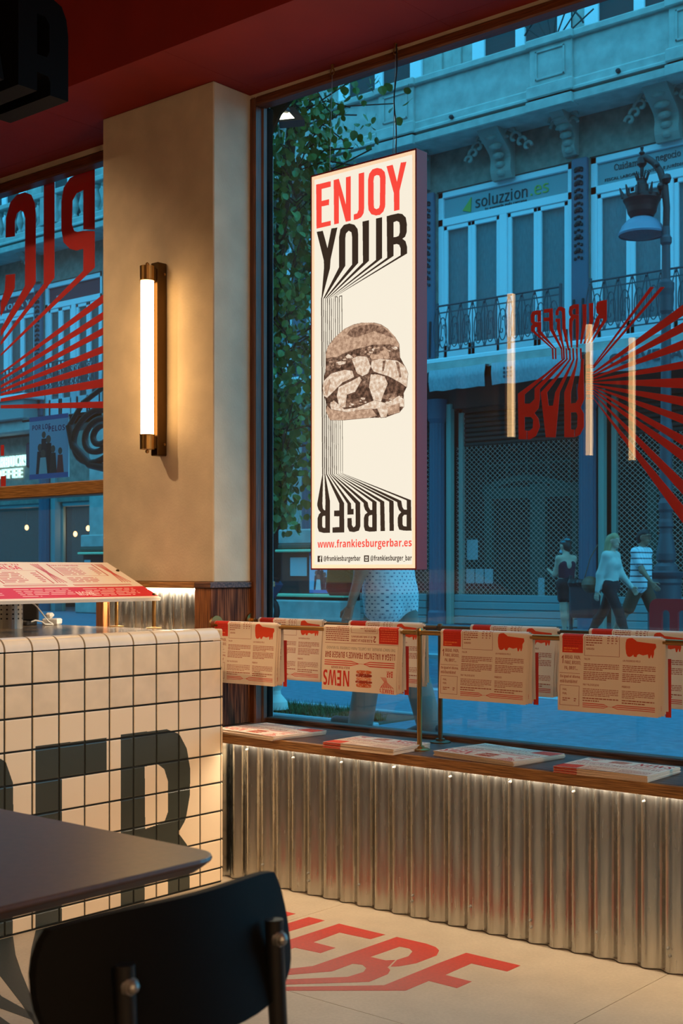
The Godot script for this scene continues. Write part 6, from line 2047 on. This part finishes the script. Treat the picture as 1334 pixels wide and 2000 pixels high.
	g.lathe([[0.0, 0.0], [0.14, 0.0], [0.12, 0.4], [0.06, 0.5], [0.05, 3.6], [0.0, 3.62]], 14)
	part("post", g, M["iron_dark"], t)
	g = G.new()
	for q in [[0.34, 1.0, 0.0], [0.21, 1.35, 0.6], [0.12, 1.0, 1.2]]:
		var e := []
		for i in 28: e.append(Vector3(-0.4 + q[2] * 0.08 + q[0] * cos(TAU * i / 28), 2.38 + q[0] * 0.72 * sin(TAU * i / 28 + 0.2), 0.02 * q[2]))
		g.tube(e, 0.03, 6, true)
	g.tube([Vector3(0, 2.0, 0), Vector3(-0.2, 2.06, 0), Vector3(-0.5, 2.12, 0), Vector3(-0.74, 2.3, 0), Vector3(-0.8, 2.5, 0)], 0.04, 8)
	g.tube([Vector3(0, 2.9, 0), Vector3(-0.3, 2.82, 0), Vector3(-0.6, 2.7, 0), Vector3(-0.8, 2.5, 0)], 0.025, 8)
	part("scrollwork", g, M["iron_dark"], t)
	poster(t, Vector3(-1.42, 2.02, 0.0), 0.6, 0.6)
	g = G.new()
	g.rod(Vector3(0, 2.6, -0.02), Vector3(-1.55, 2.6, -0.02), 0.015)
	part("banner_arm", g, M["iron_dark"], t)

func tree() -> void:
	var t := thing("tree", "slender leafy street tree filling the left side of the big window", "tree", Vector3(-6.86, 0, -7.65))
	var rg := RandomNumberGenerator.new()
	rg.seed = 99
	var g := G.new()
	g.tube([Vector3(-0.5, 0.014, 0), Vector3(-0.52, 1.0, 0.02), Vector3(-0.46, 2.2, 0), Vector3(-0.3, 3.4, 0.03), Vector3(-0.15, 4.6, 0), Vector3(0.05, 6.2, 0)], 0.045, 10)
	part("trunk", g, M["bark"], t)
	g = G.new()
	var mm := MultiMesh.new()
	mm.transform_format = MultiMesh.TRANSFORM_3D
	mm.use_colors = true
	var lg := G.new()
	var outline := [[0.0, 0.0], [0.32, 0.1], [0.5, 0.36], [0.42, 0.68], [0.2, 0.9], [0.0, 1.0]]
	for i in outline.size() - 1:
		var a: Array = outline[i]
		var b: Array = outline[i + 1]
		for s: float in [-1.0, 1.0]:
			var c0 := Vector3(0, a[1], -0.12 * a[1] * a[1])
			var c1 := Vector3(0, b[1], -0.12 * b[1] * b[1])
			var e0 := Vector3(s * a[0], a[1], 0.12 * a[0] - 0.12 * a[1] * a[1])
			var e1 := Vector3(s * b[0], b[1], 0.12 * b[0] - 0.12 * b[1] * b[1])
			if s > 0: lg.quad(c0, e0, e1, c1)
			else: lg.quad(c0, c1, e1, e0)
	lg.rod(Vector3(0, -0.5, 0), Vector3(0, 0.02, 0), 0.02, 0.02, 4)
	mm.mesh = lg.mesh()
	var tr := []
	for k in 560:
		var y := rg.randf_range(1.75, 6.3)
		var a := rg.randf() * TAU
		var reach := rg.randf_range(0.15, 0.72) * (0.6 if y < 2.2 else 1.0) * (1.0 + 0.35 * clampf((y - 3.5) / 2.0, 0, 1))
		var base := Vector3(-0.3 * clampf((5.5 - y) / 4.0, 0.0, 1.0), y - 0.2, 0)
		var tip := base + Vector3(cos(a) * reach, rg.randf_range(-0.1, 0.4), sin(a) * reach)
		if k % 3 == 0: g.tube([base, base.lerp(tip, 0.5) + Vector3(0, 0.06, 0), tip], 0.007, 4)
		for j in 8:
			var p := base.lerp(tip, rg.randf_range(0.25, 1.05)) + Vector3(rg.randf_range(-0.1, 0.1), rg.randf_range(-0.13, 0.1), rg.randf_range(-0.1, 0.1))
			var s := rg.randf_range(0.045, 0.075)
			tr.append(Transform3D(Basis.from_euler(Vector3(rg.randf_range(-0.9, 0.9) + PI, rg.randf() * TAU, rg.randf_range(-0.6, 0.6))).scaled(Vector3.ONE * s), p))
	for k in 26:   # a low twig hanging before the trunk
		var p := Vector3(0.05 + rg.randf_range(-0.25, 0.3), 1.62 + rg.randf_range(-0.12, 0.3), 0.2)
		tr.append(Transform3D(Basis.from_euler(Vector3(rg.randf_range(-0.5, 0.5) + PI, rg.randf() * TAU, rg.randf_range(-0.5, 0.5))).scaled(Vector3.ONE * rg.randf_range(0.05, 0.08)), p))
	mm.instance_count = tr.size()
	for i in tr.size():
		mm.set_instance_transform(i, tr[i])
		var v := rg.randf_range(0.7, 1.15)
		mm.set_instance_color(i, Color(v * rg.randf_range(0.85, 1.2), v, v * 0.95))
	part("branches", g, M["bark"], t)
	var mi := MultiMeshInstance3D.new()
	mi.name = "foliage"
	mi.multimesh = mm
	mi.material_override = M["leaf"]
	t.add_child(mi, true)
	stuff(mi)


# ---- people ----
func skin_field(g: G, bones: Array, cell: float, k: float) -> void:   # surface nets over a smooth union of tapered capsules [a, b, ra, rb]
	var lo := Vector3(1e9, 1e9, 1e9)
	var hi := -lo
	for q in bones:
		var m: float = maxf(q[2], q[3]) + 3.0 * k + cell * 2.0
		for e in 2:
			lo = lo.min(q[e] - Vector3.ONE * m); hi = hi.max(q[e] + Vector3.ONE * m)
	var nx := int((hi.x - lo.x) / cell) + 2
	var ny := int((hi.y - lo.y) / cell) + 2
	var nz := int((hi.z - lo.z) / cell) + 2
	var f := PackedFloat32Array()
	f.resize(nx * ny * nz)
	for q in bones:
		var a: Vector3 = q[0]
		var b: Vector3 = q[1]
		var ra: float = q[2]
		var rb: float = q[3]
		var m: float = maxf(ra, rb) + 3.0 * k + cell * 1.5
		var l := (a.min(b) - Vector3.ONE * m - lo) / cell
		var h := (a.max(b) + Vector3.ONE * m - lo) / cell
		var d := b - a
		var dd := maxf(d.length_squared(), 1e-9)
		for z in range(maxi(0, int(l.z)), mini(nz - 1, int(h.z) + 1) + 1):
			for y in range(maxi(0, int(l.y)), mini(ny - 1, int(h.y) + 1) + 1):
				var at := (z * ny + y) * nx
				for x in range(maxi(0, int(l.x)), mini(nx - 1, int(h.x) + 1) + 1):
					var p := lo + Vector3(x, y, z) * cell - a
					var t := clampf(p.dot(d) / dd, 0.0, 1.0)
					var dist := (p - d * t).length() - lerpf(ra, rb, t)
					if dist < m: f[at + x] += exp(-dist / k)
	var id := {}
	var vs: Array[Vector3] = []
	var ns: Array[Vector3] = []
	var off := [0, 1, nx, nx + 1, nx * ny, nx * ny + 1, nx * ny + nx, nx * ny + nx + 1]
	for z in nz - 1:
		for y in ny - 1:
			for x in nx - 1:
				var at := (z * ny + y) * nx + x
				var ins := 0
				for o: int in off:
					if f[at + o] > 1.0: ins += 1
				if ins == 0 or ins == 8: continue
				var sum := Vector3.ZERO
				var cnt := 0
				var w := PackedFloat32Array()
				for o: int in off: w.append(-k * log(maxf(f[at + o], 1e-12)))
				for e in [[0, 1], [2, 3], [4, 5], [6, 7], [0, 2], [1, 3], [4, 6], [5, 7], [0, 4], [1, 5], [2, 6], [3, 7]]:
					var u: float = w[e[0]]
					var v: float = w[e[1]]
					if (u < 0.0) != (v < 0.0):
						var s := u / (u - v)
						var c0 := Vector3(e[0] & 1, (e[0] >> 1) & 1, e[0] >> 2)
						var c1 := Vector3(e[1] & 1, (e[1] >> 1) & 1, e[1] >> 2)
						sum += c0.lerp(c1, s)
						cnt += 1
				id[at] = vs.size()
				vs.append(lo + (Vector3(x, y, z) + sum / cnt) * cell)
				ns.append(Vector3(w[1] + w[3] + w[5] + w[7] - w[0] - w[2] - w[4] - w[6], w[2] + w[3] + w[6] + w[7] - w[0] - w[1] - w[4] - w[5], w[4] + w[5] + w[6] + w[7] - w[0] - w[1] - w[2] - w[3]).normalized())
	var st := [1, nx, nx * ny]
	for at: int in id:
		var x := at % nx
		var y := (at / nx) % ny
		var z := at / (nx * ny)
		for ax in 3:
			var b: int = st[(ax + 1) % 3]
			var c: int = st[(ax + 2) % 3]
			var cc := [x, y, z]
			if cc[(ax + 1) % 3] == 0 or cc[(ax + 2) % 3] == 0: continue
			var s0 := f[at] > 1.0
			var s1: bool = f[at + st[ax]] > 1.0
			if s0 == s1 or not (id.has(at - b) and id.has(at - c) and id.has(at - b - c)): continue
			var q := [id[at], id[at - b], id[at - b - c], id[at - c]]
			if not s0: q.reverse()
			var A: Vector3 = vs[q[0]]
			if (vs[q[1]] - A).cross(vs[q[2]] - A).dot(ns[q[0]] + ns[q[1]] + ns[q[2]] + ns[q[3]]) < 0.0: q.reverse()
			g.tri(vs[q[0]], vs[q[1]], vs[q[2]], ns[q[0]], ns[q[1]], ns[q[2]])
			g.tri(vs[q[0]], vs[q[2]], vs[q[3]], ns[q[0]], ns[q[2]], ns[q[3]])

func hand_bones(w: Vector3, dir: Vector3, out: Vector3, thumb: Vector3, curl: float, s: float) -> Array:   # palm, four unequal bent fingers and a thumb
	dir = dir.normalized()
	thumb = (thumb - dir * thumb.dot(dir)).normalized()
	out = dir.cross(thumb).normalized() * signf(dir.cross(thumb).dot(out) + 1e-6)
	var B := []
	for i in 4: B.append([w + thumb * (0.024 - 0.016 * i) * s * 0.6, w + (dir * 0.082 + thumb * (0.028 - 0.019 * i)) * s, 0.015 * s, 0.0115 * s])
	var lens := [0.068, 0.078, 0.072, 0.056]
	for i in 4:
		var p := w + (dir * 0.085 + thumb * (0.03 - 0.02 * i)) * s
		var d := dir
		for j in 3:
			d = d.rotated(dir.cross(out).normalized(), -curl * (0.7 + 0.25 * j))
			var e: Vector3 = p + d * lens[i] * s * [0.45, 0.32, 0.23][j]
			B.append([p, e, 0.0088 * s, 0.0078 * s])
			p = e
	var t0 := w + (dir * 0.025 + thumb * 0.03) * s
	var t1 := t0 + (dir * 0.03 + thumb * 0.03 - out * 0.012) * s
	B.append([t0, t1, 0.013 * s, 0.011 * s])
	B.append([t1, t1 + (dir * 0.03 + thumb * 0.008 - out * 0.012) * s, 0.011 * s, 0.009 * s])
	return B

func person(label: String, at: Vector3, yaw: float, pose: Dictionary, wear: Array, fine: float) -> Node3D:
	# local axes: x ahead, y up, z to the person's right
	var t := thing("person", label, "person", at, yaw)
	var H: float = pose.h
	var s := H / 1.75
	var J := {}
	var low := 1e9
	for q in [["r", 1.0], ["l", -1.0]]:
		var a: Array = pose["leg_" + q[0]]
		var hip := Vector3(0, 0.53 * H, q[1] * 0.05 * H)
		var knee := hip + Vector3(sin(a[0]), -cos(a[0]), 0) * 0.245 * H
		var ank := knee + Vector3(sin(a[0] - a[1]), -cos(a[0] - a[1]), 0) * 0.245 * H
		var pitch: float = a[2]
		J["hip" + q[0]] = hip; J["knee" + q[0]] = knee; J["ank" + q[0]] = ank
		J["toe" + q[0]] = ank + Vector3(cos(pitch) * 0.115 * H, sin(pitch) * 0.115 * H - 0.026 * H, q[1] * 0.012 * H)
		J["heel" + q[0]] = ank + Vector3(-0.02 * H, -0.026 * H, 0)
		low = minf(low, minf(J["toe" + q[0]].y, J["heel" + q[0]].y) - 0.016 * H)
	for key in J: J[key] -= Vector3(0, low, 0)
	var up := Vector3(0, -low, 0)
	var lean: float = pose.get("lean", 0.04)
	var pel := up + Vector3(0, 0.535 * H, 0)
	var waist := up + Vector3(lean * 0.06 * H, 0.61 * H, 0)
	var chest := up + Vector3(lean * 0.2 * H, 0.735 * H, 0)
	var nape := up + Vector3(lean * 0.3 * H, 0.825 * H, 0)
	var hd := up + Vector3(lean * 0.36 * H + 0.018 * H, 0.925 * H, 0)
	var wide: float = pose.get("wide", 1.0)
	var ht: float = pose.get("head_turn", 0.0)
	for q in [["r", 1.0], ["l", -1.0]]:
		var a: Array = pose["arm_" + q[0]]   # swing, elbow bend, spread
		var sh := up + Vector3(lean * 0.26 * H, 0.8 * H, q[1] * 0.1 * H * wide)
		var d0 := Vector3(sin(a[0]), -cos(a[0]), q[1] * a[2]).normalized()
		var el := sh + d0 * 0.172 * H
		var d1 := Vector3(sin(a[0] + a[1]), -cos(a[0] + a[1]), q[1] * (a[2] - 0.25 * a[1] * (1.0 if a[1] > 0.6 else 0.0))).normalized()
		J["sh" + q[0]] = sh; J["el" + q[0]] = el
		J["wr" + q[0]] = el + d1 * 0.148 * H
		J["hd" + q[0]] = d1
	# body: one continuous surface
	var torso := [[pel + Vector3(0, 0, 0.045 * H), pel - Vector3(0, 0, 0.045 * H), 0.062 * H, 0.062 * H], [pel, waist, 0.066 * H, 0.058 * H], [waist + Vector3(0, 0, 0.028 * H), chest + Vector3(0, 0, 0.05 * H * wide), 0.05 * H, 0.056 * H], [waist - Vector3(0, 0, 0.028 * H), chest - Vector3(0, 0, 0.05 * H * wide), 0.05 * H, 0.056 * H], [J["shr"], J["shl"], 0.034 * H, 0.034 * H], [chest, nape, 0.055 * H, 0.03 * H]]
	if pose.get("bust", false): torso.append([chest + Vector3(0.03 * H, -0.01 * H, 0.035 * H), chest + Vector3(0.03 * H, -0.01 * H, -0.035 * H), 0.04 * H, 0.04 * H])
	var arms := []
	var uppers := []
	var legs := []
	var feet := []
	for q in ["r", "l"]:
		uppers.append([J["sh" + q], J["el" + q], 0.03 * H, 0.024 * H])
		arms.append([J["el" + q], J["wr" + q], 0.024 * H, 0.0155 * H])
		legs.append([J["hip" + q], J["knee" + q], 0.05 * H, 0.033 * H])
		legs.append([J["knee" + q], J["knee" + q].lerp(J["ank" + q], 0.35) - Vector3(0.008 * H, 0, 0), 0.032 * H, 0.033 * H])
		legs.append([J["knee" + q].lerp(J["ank" + q], 0.35) - Vector3(0.008 * H, 0, 0), J["ank" + q], 0.033 * H, 0.021 * H])
		feet.append([J["heel" + q], J["toe" + q], 0.02 * H, 0.0165 * H])
		feet.append([J["ank" + q], J["heel" + q], 0.021 * H, 0.02 * H])
	var g := G.new()
	skin_field(g, torso + uppers + arms + legs + feet + [[nape, hd - Vector3(0.01 * H, 0.02 * H, 0), 0.03 * H, 0.028 * H]], 0.018 * fine, 0.016)
	var F := Basis(Vector3.UP, ht)
	var hb := []
	for q in [[-0.018, 0.025, 0, 0.012, 0.03, 0, 0.078, 0.08], [0.02, -0.01, 0, 0.03, -0.05, 0, 0.064, 0.05], [0.045, -0.06, 0, 0.06, -0.082, 0, 0.034, 0.022], [0.088, 0.022, 0, 0.104, -0.018, 0, 0.008, 0.012], [0.07, 0.04, 0.03, 0.07, 0.04, -0.03, 0.02, 0.02], [0.08, -0.05, 0.015, 0.08, -0.05, -0.015, 0.012, 0.012], [0.0, 0.01, 0.078, -0.008, -0.02, 0.074, 0.013, 0.01], [0.0, 0.01, -0.078, -0.008, -0.02, -0.074, 0.013, 0.01], [-0.015, -0.04, 0, -0.02, -0.13, 0, 0.05, 0.048]]:
		hb.append([hd + F * Vector3(q[0], q[1], q[2]) * s, hd + F * Vector3(q[3], q[4], q[5]) * s, q[6] * s, q[7] * s])
	skin_field(g, hb, 0.008 * fine, 0.007)
	for q in [["r", 1.0], ["l", -1.0]]:
		skin_field(g, hand_bones(J["wr" + q[0]], J["hd" + q[0]], Vector3(0, 0, q[1]), Vector3(1, 0.3, 0), 0.35, s), 0.0045 * fine, 0.004)
	part("body", g, wear[0], t)
	g = G.new()
	for z: float in [0.03, -0.03]: g.ball(hd + F * Vector3(0.079, 0.022, z) * s, Vector3(0.01, 0.009, 0.012) * s, 8)
	part("eye", g, M["iron_dark"], t)
	# clothes: [part name, material, which, added thickness]
	for q in wear.slice(1):
		g = G.new()
		var B := []
		var add: float = q[3]
		var pick: String = q[2]
		if pick.contains("torso"): B += torso
		if pick.contains("camisole"): B += [torso[1], torso[2], torso[3]]
		if pick.contains("sleeve"):
			for e in uppers: B.append([e[0], (e[0] as Vector3).lerp(e[1], 0.62 if not pick.contains("longsleeve") else 1.0), e[2], e[3] + (0.006 if not pick.contains("long") else 0.0)])
		if pick.contains("longsleeve"): B += arms.duplicate()
		if pick.contains("widetrousers"):
			B += [torso[0]]
			for e in ["r", "l"]: B += [[J["hip" + e], J["knee" + e], 0.05 * H, 0.04 * H], [J["knee" + e], J["ank" + e] - Vector3(0, 0.02 * H, 0), 0.04 * H, 0.038 * H]]
		elif pick.contains("trousers"): B += [torso[0], torso[1]] + legs
		if pick.contains("shorts"):
			B += [torso[0], torso[1]]
			for e in [0, 3]: B.append([legs[e][0], (legs[e][0] as Vector3).lerp(legs[e][1], 0.92), legs[e][2], legs[e][3] + 0.02])
		if pick.contains("skirt"):
			B += [torso[0], torso[1]]
			for e in [0, 3]: B.append([legs[e][0], (legs[e][0] as Vector3).lerp(legs[e][1], 0.55), legs[e][2], legs[e][3] + 0.025])
		if pick.contains("hem"):
			for z: float in [0.05, -0.05]: B += [[chest + Vector3(0, -0.05 * H, z * H), pel + Vector3(0, -pose.get("hem", 0.02) * H, z * H), 0.056 * H, 0.062 * H]]
		if pick.contains("shoes"): B += feet
		if pick.contains("hair"):
			B += [[hd + F * Vector3(-0.03, 0.035, 0) * s, hd + F * Vector3(0.015, 0.055, 0) * s, 0.078 * s, 0.076 * s], [hd + F * Vector3(-0.05, 0.0, 0) * s, hd + F * Vector3(-0.05, -0.03, 0) * s, 0.066 * s, 0.06 * s]]
			if pick.contains("hairlong"): B += [[hd + F * Vector3(-0.06, -0.02, 0.02) * s, hd + Vector3(-0.1, -0.2, 0.03) * s, 0.062 * s, 0.05 * s], [hd + Vector3(-0.1, -0.2, 0.03) * s, hd + Vector3(-0.13, -0.36, 0.03) * s, 0.05 * s, 0.02 * s], [hd + F * Vector3(-0.03, 0.0, 0.055) * s, hd + Vector3(-0.05, -0.2, 0.09) * s, 0.03 * s, 0.022 * s]]
			if pick.contains("hairbun"): B += [[hd + F * Vector3(-0.06, 0.12, 0) * s, hd + F * Vector3(-0.07, 0.14, 0) * s, 0.05 * s, 0.045 * s]]
		if B.is_empty(): continue
		var C := []
		for e in B: C.append([e[0], e[1], e[2] + add, e[3] + add])
		skin_field(g, C, (0.02 if not pick.contains("hair") else 0.012) * fine, 0.014 if not pick.contains("hair") else 0.01)
		part(q[0], g, q[1], t)
	t.set_meta("joints", J)
	J["head"] = hd
	return t

func cloth(key: String, c: Color) -> StandardMaterial3D:
	var m := mat(key, c, 0.9)
	m.rim_enabled = true
	m.rim = 0.2
	return m
func patterned(key: String, ground: Color, ink: Color, stripes: bool, scale: float) -> StandardMaterial3D:
	var pr := P.new(128, 128, ground)
	if stripes: pr.rect(0, 0.4, 1, 0.62, ink)
	else:
		for q in [[0.25, 0.25], [0.75, 0.75]]: pr.rect(q[0] - 0.16, q[1] - 0.1, q[0] + 0.16, q[1] + 0.1, ink)
	var m := cloth(key, Color.WHITE)
	return grain(m, pr.tex(), Vector3.ONE * scale, false)

func people() -> void:
	var skin := mat("skin", c8(206, 160, 136), 0.6)
	var tan_skin := mat("tan_skin", c8(156, 112, 90), 0.6)
	var black := cloth("black_cloth", c8(24, 24, 28))
	var shoe := mat("shoe_white", c8(196, 196, 196), 0.6)
	var dark_shoe := mat("shoe_dark", c8(46, 42, 40), 0.6)
	# woman standing with a phone
	var t := person("woman in a dark skirt standing with a phone, teal clip in her bun", Vector3(-11.27, 0, -19.25), 2.65, {"h": 1.66, "leg_r": [0.03, 0.02, 0.0], "leg_l": [-0.06, 0.05, 0.0], "arm_r": [0.25, 1.35, 0.1], "arm_l": [0.3, 1.45, 0.1], "bust": true, "wide": 0.86, "head_turn": 0.3},
		[skin, ["top", cloth("maroon_cloth", c8(84, 34, 48)), "camisole", 0.008], ["skirt", black, "skirt", 0.014], ["shoe", shoe, "shoes", 0.008], ["hair", mat("hair_brown", c8(58, 46, 42), 0.6), "hairbun", 0.004]], 1.15)
	var J: Dictionary = t.get_meta("joints")
	var g := G.new()
	g.ball(J.head + Vector3(-0.07, 0.12, 0), Vector3(0.06, 0.02, 0.055), 10)
	g.ball(J.head + Vector3(-0.02, 0.08, 0), Vector3(0.07, 0.025, 0.085), 10)
	part("hair_clip", g, mat("teal_cloth", c8(40, 150, 160), 0.6), t)
	g = G.new()
	g.ball(J.head + Vector3(0.055, -0.085, -0.02), Vector3(0.05, 0.035, 0.055), 10)
	part("face_mask", g, mat("mask_blue", c8(150, 200, 214), 0.8), t)
	g = G.new()
	for s: float in [1.0, -1.0]: g.tube([J.shr * Vector3(1, 1, 0) + Vector3(-0.062, -0.16, s * 0.07), J.shr * Vector3(1, 1, 0) + Vector3(-0.065, -0.05, s * 0.075), J.shr * Vector3(1, 1, 0) + Vector3(-0.01, 0.045, s * 0.085), J.shr * Vector3(1, 1, 0) + Vector3(0.07, -0.12, s * 0.07)], 0.006, 5)
	part("strap", g, black, t)
	g = G.new()
	g.t = Transform3D(Basis(Vector3(0, 0, 1), 0.5), (J.wrl + J.wrr) / 2 + J.hdl * 0.13 + Vector3(0, 0.02, 0))
	g.box(Vector3.ZERO, Vector3(0.008, 0.14, 0.07), 0.003)
	tag(part("phone", g, M["white_plastic"]), "pale mobile phone held up by the woman with the teal hair clip", "phone")
	var ph: Node3D = get_node("phone")
	ph.transform = Transform3D(t.transform)
	# woman walking
	t = person("fair-haired woman in a pale long-sleeved top and dark trousers walking to the right", Vector3(-9.42, 0, -17.35), 0.05, {"h": 1.7, "leg_r": [0.46, 0.1, 0.12], "leg_l": [-0.36, 0.22, -0.45], "arm_r": [-0.32, 0.2, 0.1], "arm_l": [0.3, 0.4, 0.06], "bust": true, "wide": 0.9},
		[skin, ["top", cloth("pale_cloth", c8(196, 190, 180)), "torsolongsleeve", 0.012], ["trousers", black, "trousers", 0.014], ["shoe", dark_shoe, "shoes", 0.01], ["hair", mat("hair_fair", c8(168, 138, 98), 0.6), "hairlong", 0.004]], 1.15)
	J = t.get_meta("joints")
	g = G.new()
	g.ball(Vector3.ZERO, Vector3(0.15, 0.13, 0.05), 16)
	g.tube([Vector3(-0.1, 0.08, 0), Vector3(-0.02, 0.4, -0.04), Vector3(0.06, 0.6, -0.12)], 0.008, 5)
	var bag := part("shoulder_bag", g, mat("brown_leather", c8(110, 70, 46), 0.5))
	bag.position = t.position + Vector3(-0.22, 0.92, 0.2)
	tag(bag, "round brown shoulder bag at the hip of the fair-haired woman", "bag")
	# man walking beside her
	t = person("man with glasses in a striped white tee and brown shorts walking to the right", Vector3(-9.38, 0, -18.25), 0.0, {"h": 1.8, "leg_r": [-0.4, 0.2, -0.4], "leg_l": [0.42, 0.06, 0.12], "arm_r": [0.42, 0.35, 0.12], "arm_l": [-0.3, 0.15, 0.1], "wide": 1.05},
		[tan_skin, ["tee_shirt", patterned("striped_tee", c8(220, 224, 228), c8(44, 48, 66), true, 11.0), "torsohemsleeve", 0.018], ["shorts", cloth("brown_cloth", c8(92, 58, 40)), "shorts", 0.022], ["shoe", shoe, "shoes", 0.01], ["hair", mat("hair_black", c8(28, 24, 24), 0.6), "hair", 0.003]], 1.15)
	J = t.get_meta("joints")
	g = G.new()
	for s: float in [1.0, -1.0]:
		var ring := []
		for i in 12: ring.append(J.head + Vector3(0.104, 0.022 + 0.02 * sin(TAU * i / 12), s * 0.033 + 0.026 * cos(TAU * i / 12)))
		g.tube(ring, 0.004, 5, true)
		g.tube([J.head + Vector3(0.1, 0.03, s * 0.06), J.head + Vector3(0.0, 0.025, s * 0.088)], 0.004, 5)
	part("glasses", g, M["iron_dark"], t)
	# man passing close by, behind the glowing box
	t = person("man in a pale dotted shirt and grey trousers passing behind the poster box", Vector3(-5.4, 0, -6.9), PI, {"h": 1.76, "leg_r": [-0.24, 0.12, -0.4], "leg_l": [0.25, 0.04, 0.06], "arm_l": [0.0, 0.2, 0.22], "arm_r": [0.35, 1.1, 0.1], "wide": 1.1, "lean": 0.1, "hem": 0.055},
		[tan_skin, ["shirt", patterned("dotted_shirt", c8(206, 214, 214), c8(70, 96, 122), false, 22.0), "torsohemsleeve", 0.022], ["trousers", cloth("grey_cloth", c8(98, 104, 98)), "widetrousers", 0.02], ["shoe", dark_shoe, "shoes", 0.01], ["hair", M["hair_black"], "hair", 0.003]], 0.8)
	J = t.get_meta("joints")
	g = G.new()
	layered(g, [[rounded(0.2, 0.1, 0.04), 0.0], [rounded(0.26, 0.14, 0.05), 0.05], [rounded(0.24, 0.12, 0.05), 0.2], [rounded(0.2, 0.06, 0.025), 0.32]])
	var tote := part("tote_bag", g, mat("olive_cloth", c8(104, 106, 58), 0.9))
	tag(tote, "olive green bag carried in front of the man in the dotted shirt", "bag")
	tote.position = Vector3(-5.93, 0.967, -7.02)
	g = G.new()
	layered(g, [[rounded(0.205, 0.105, 0.04), -0.004], [rounded(0.266, 0.146, 0.05), 0.05], [rounded(0.262, 0.142, 0.05), 0.09]])
	part("dark_bottom", g, M["bag_black"], tote)
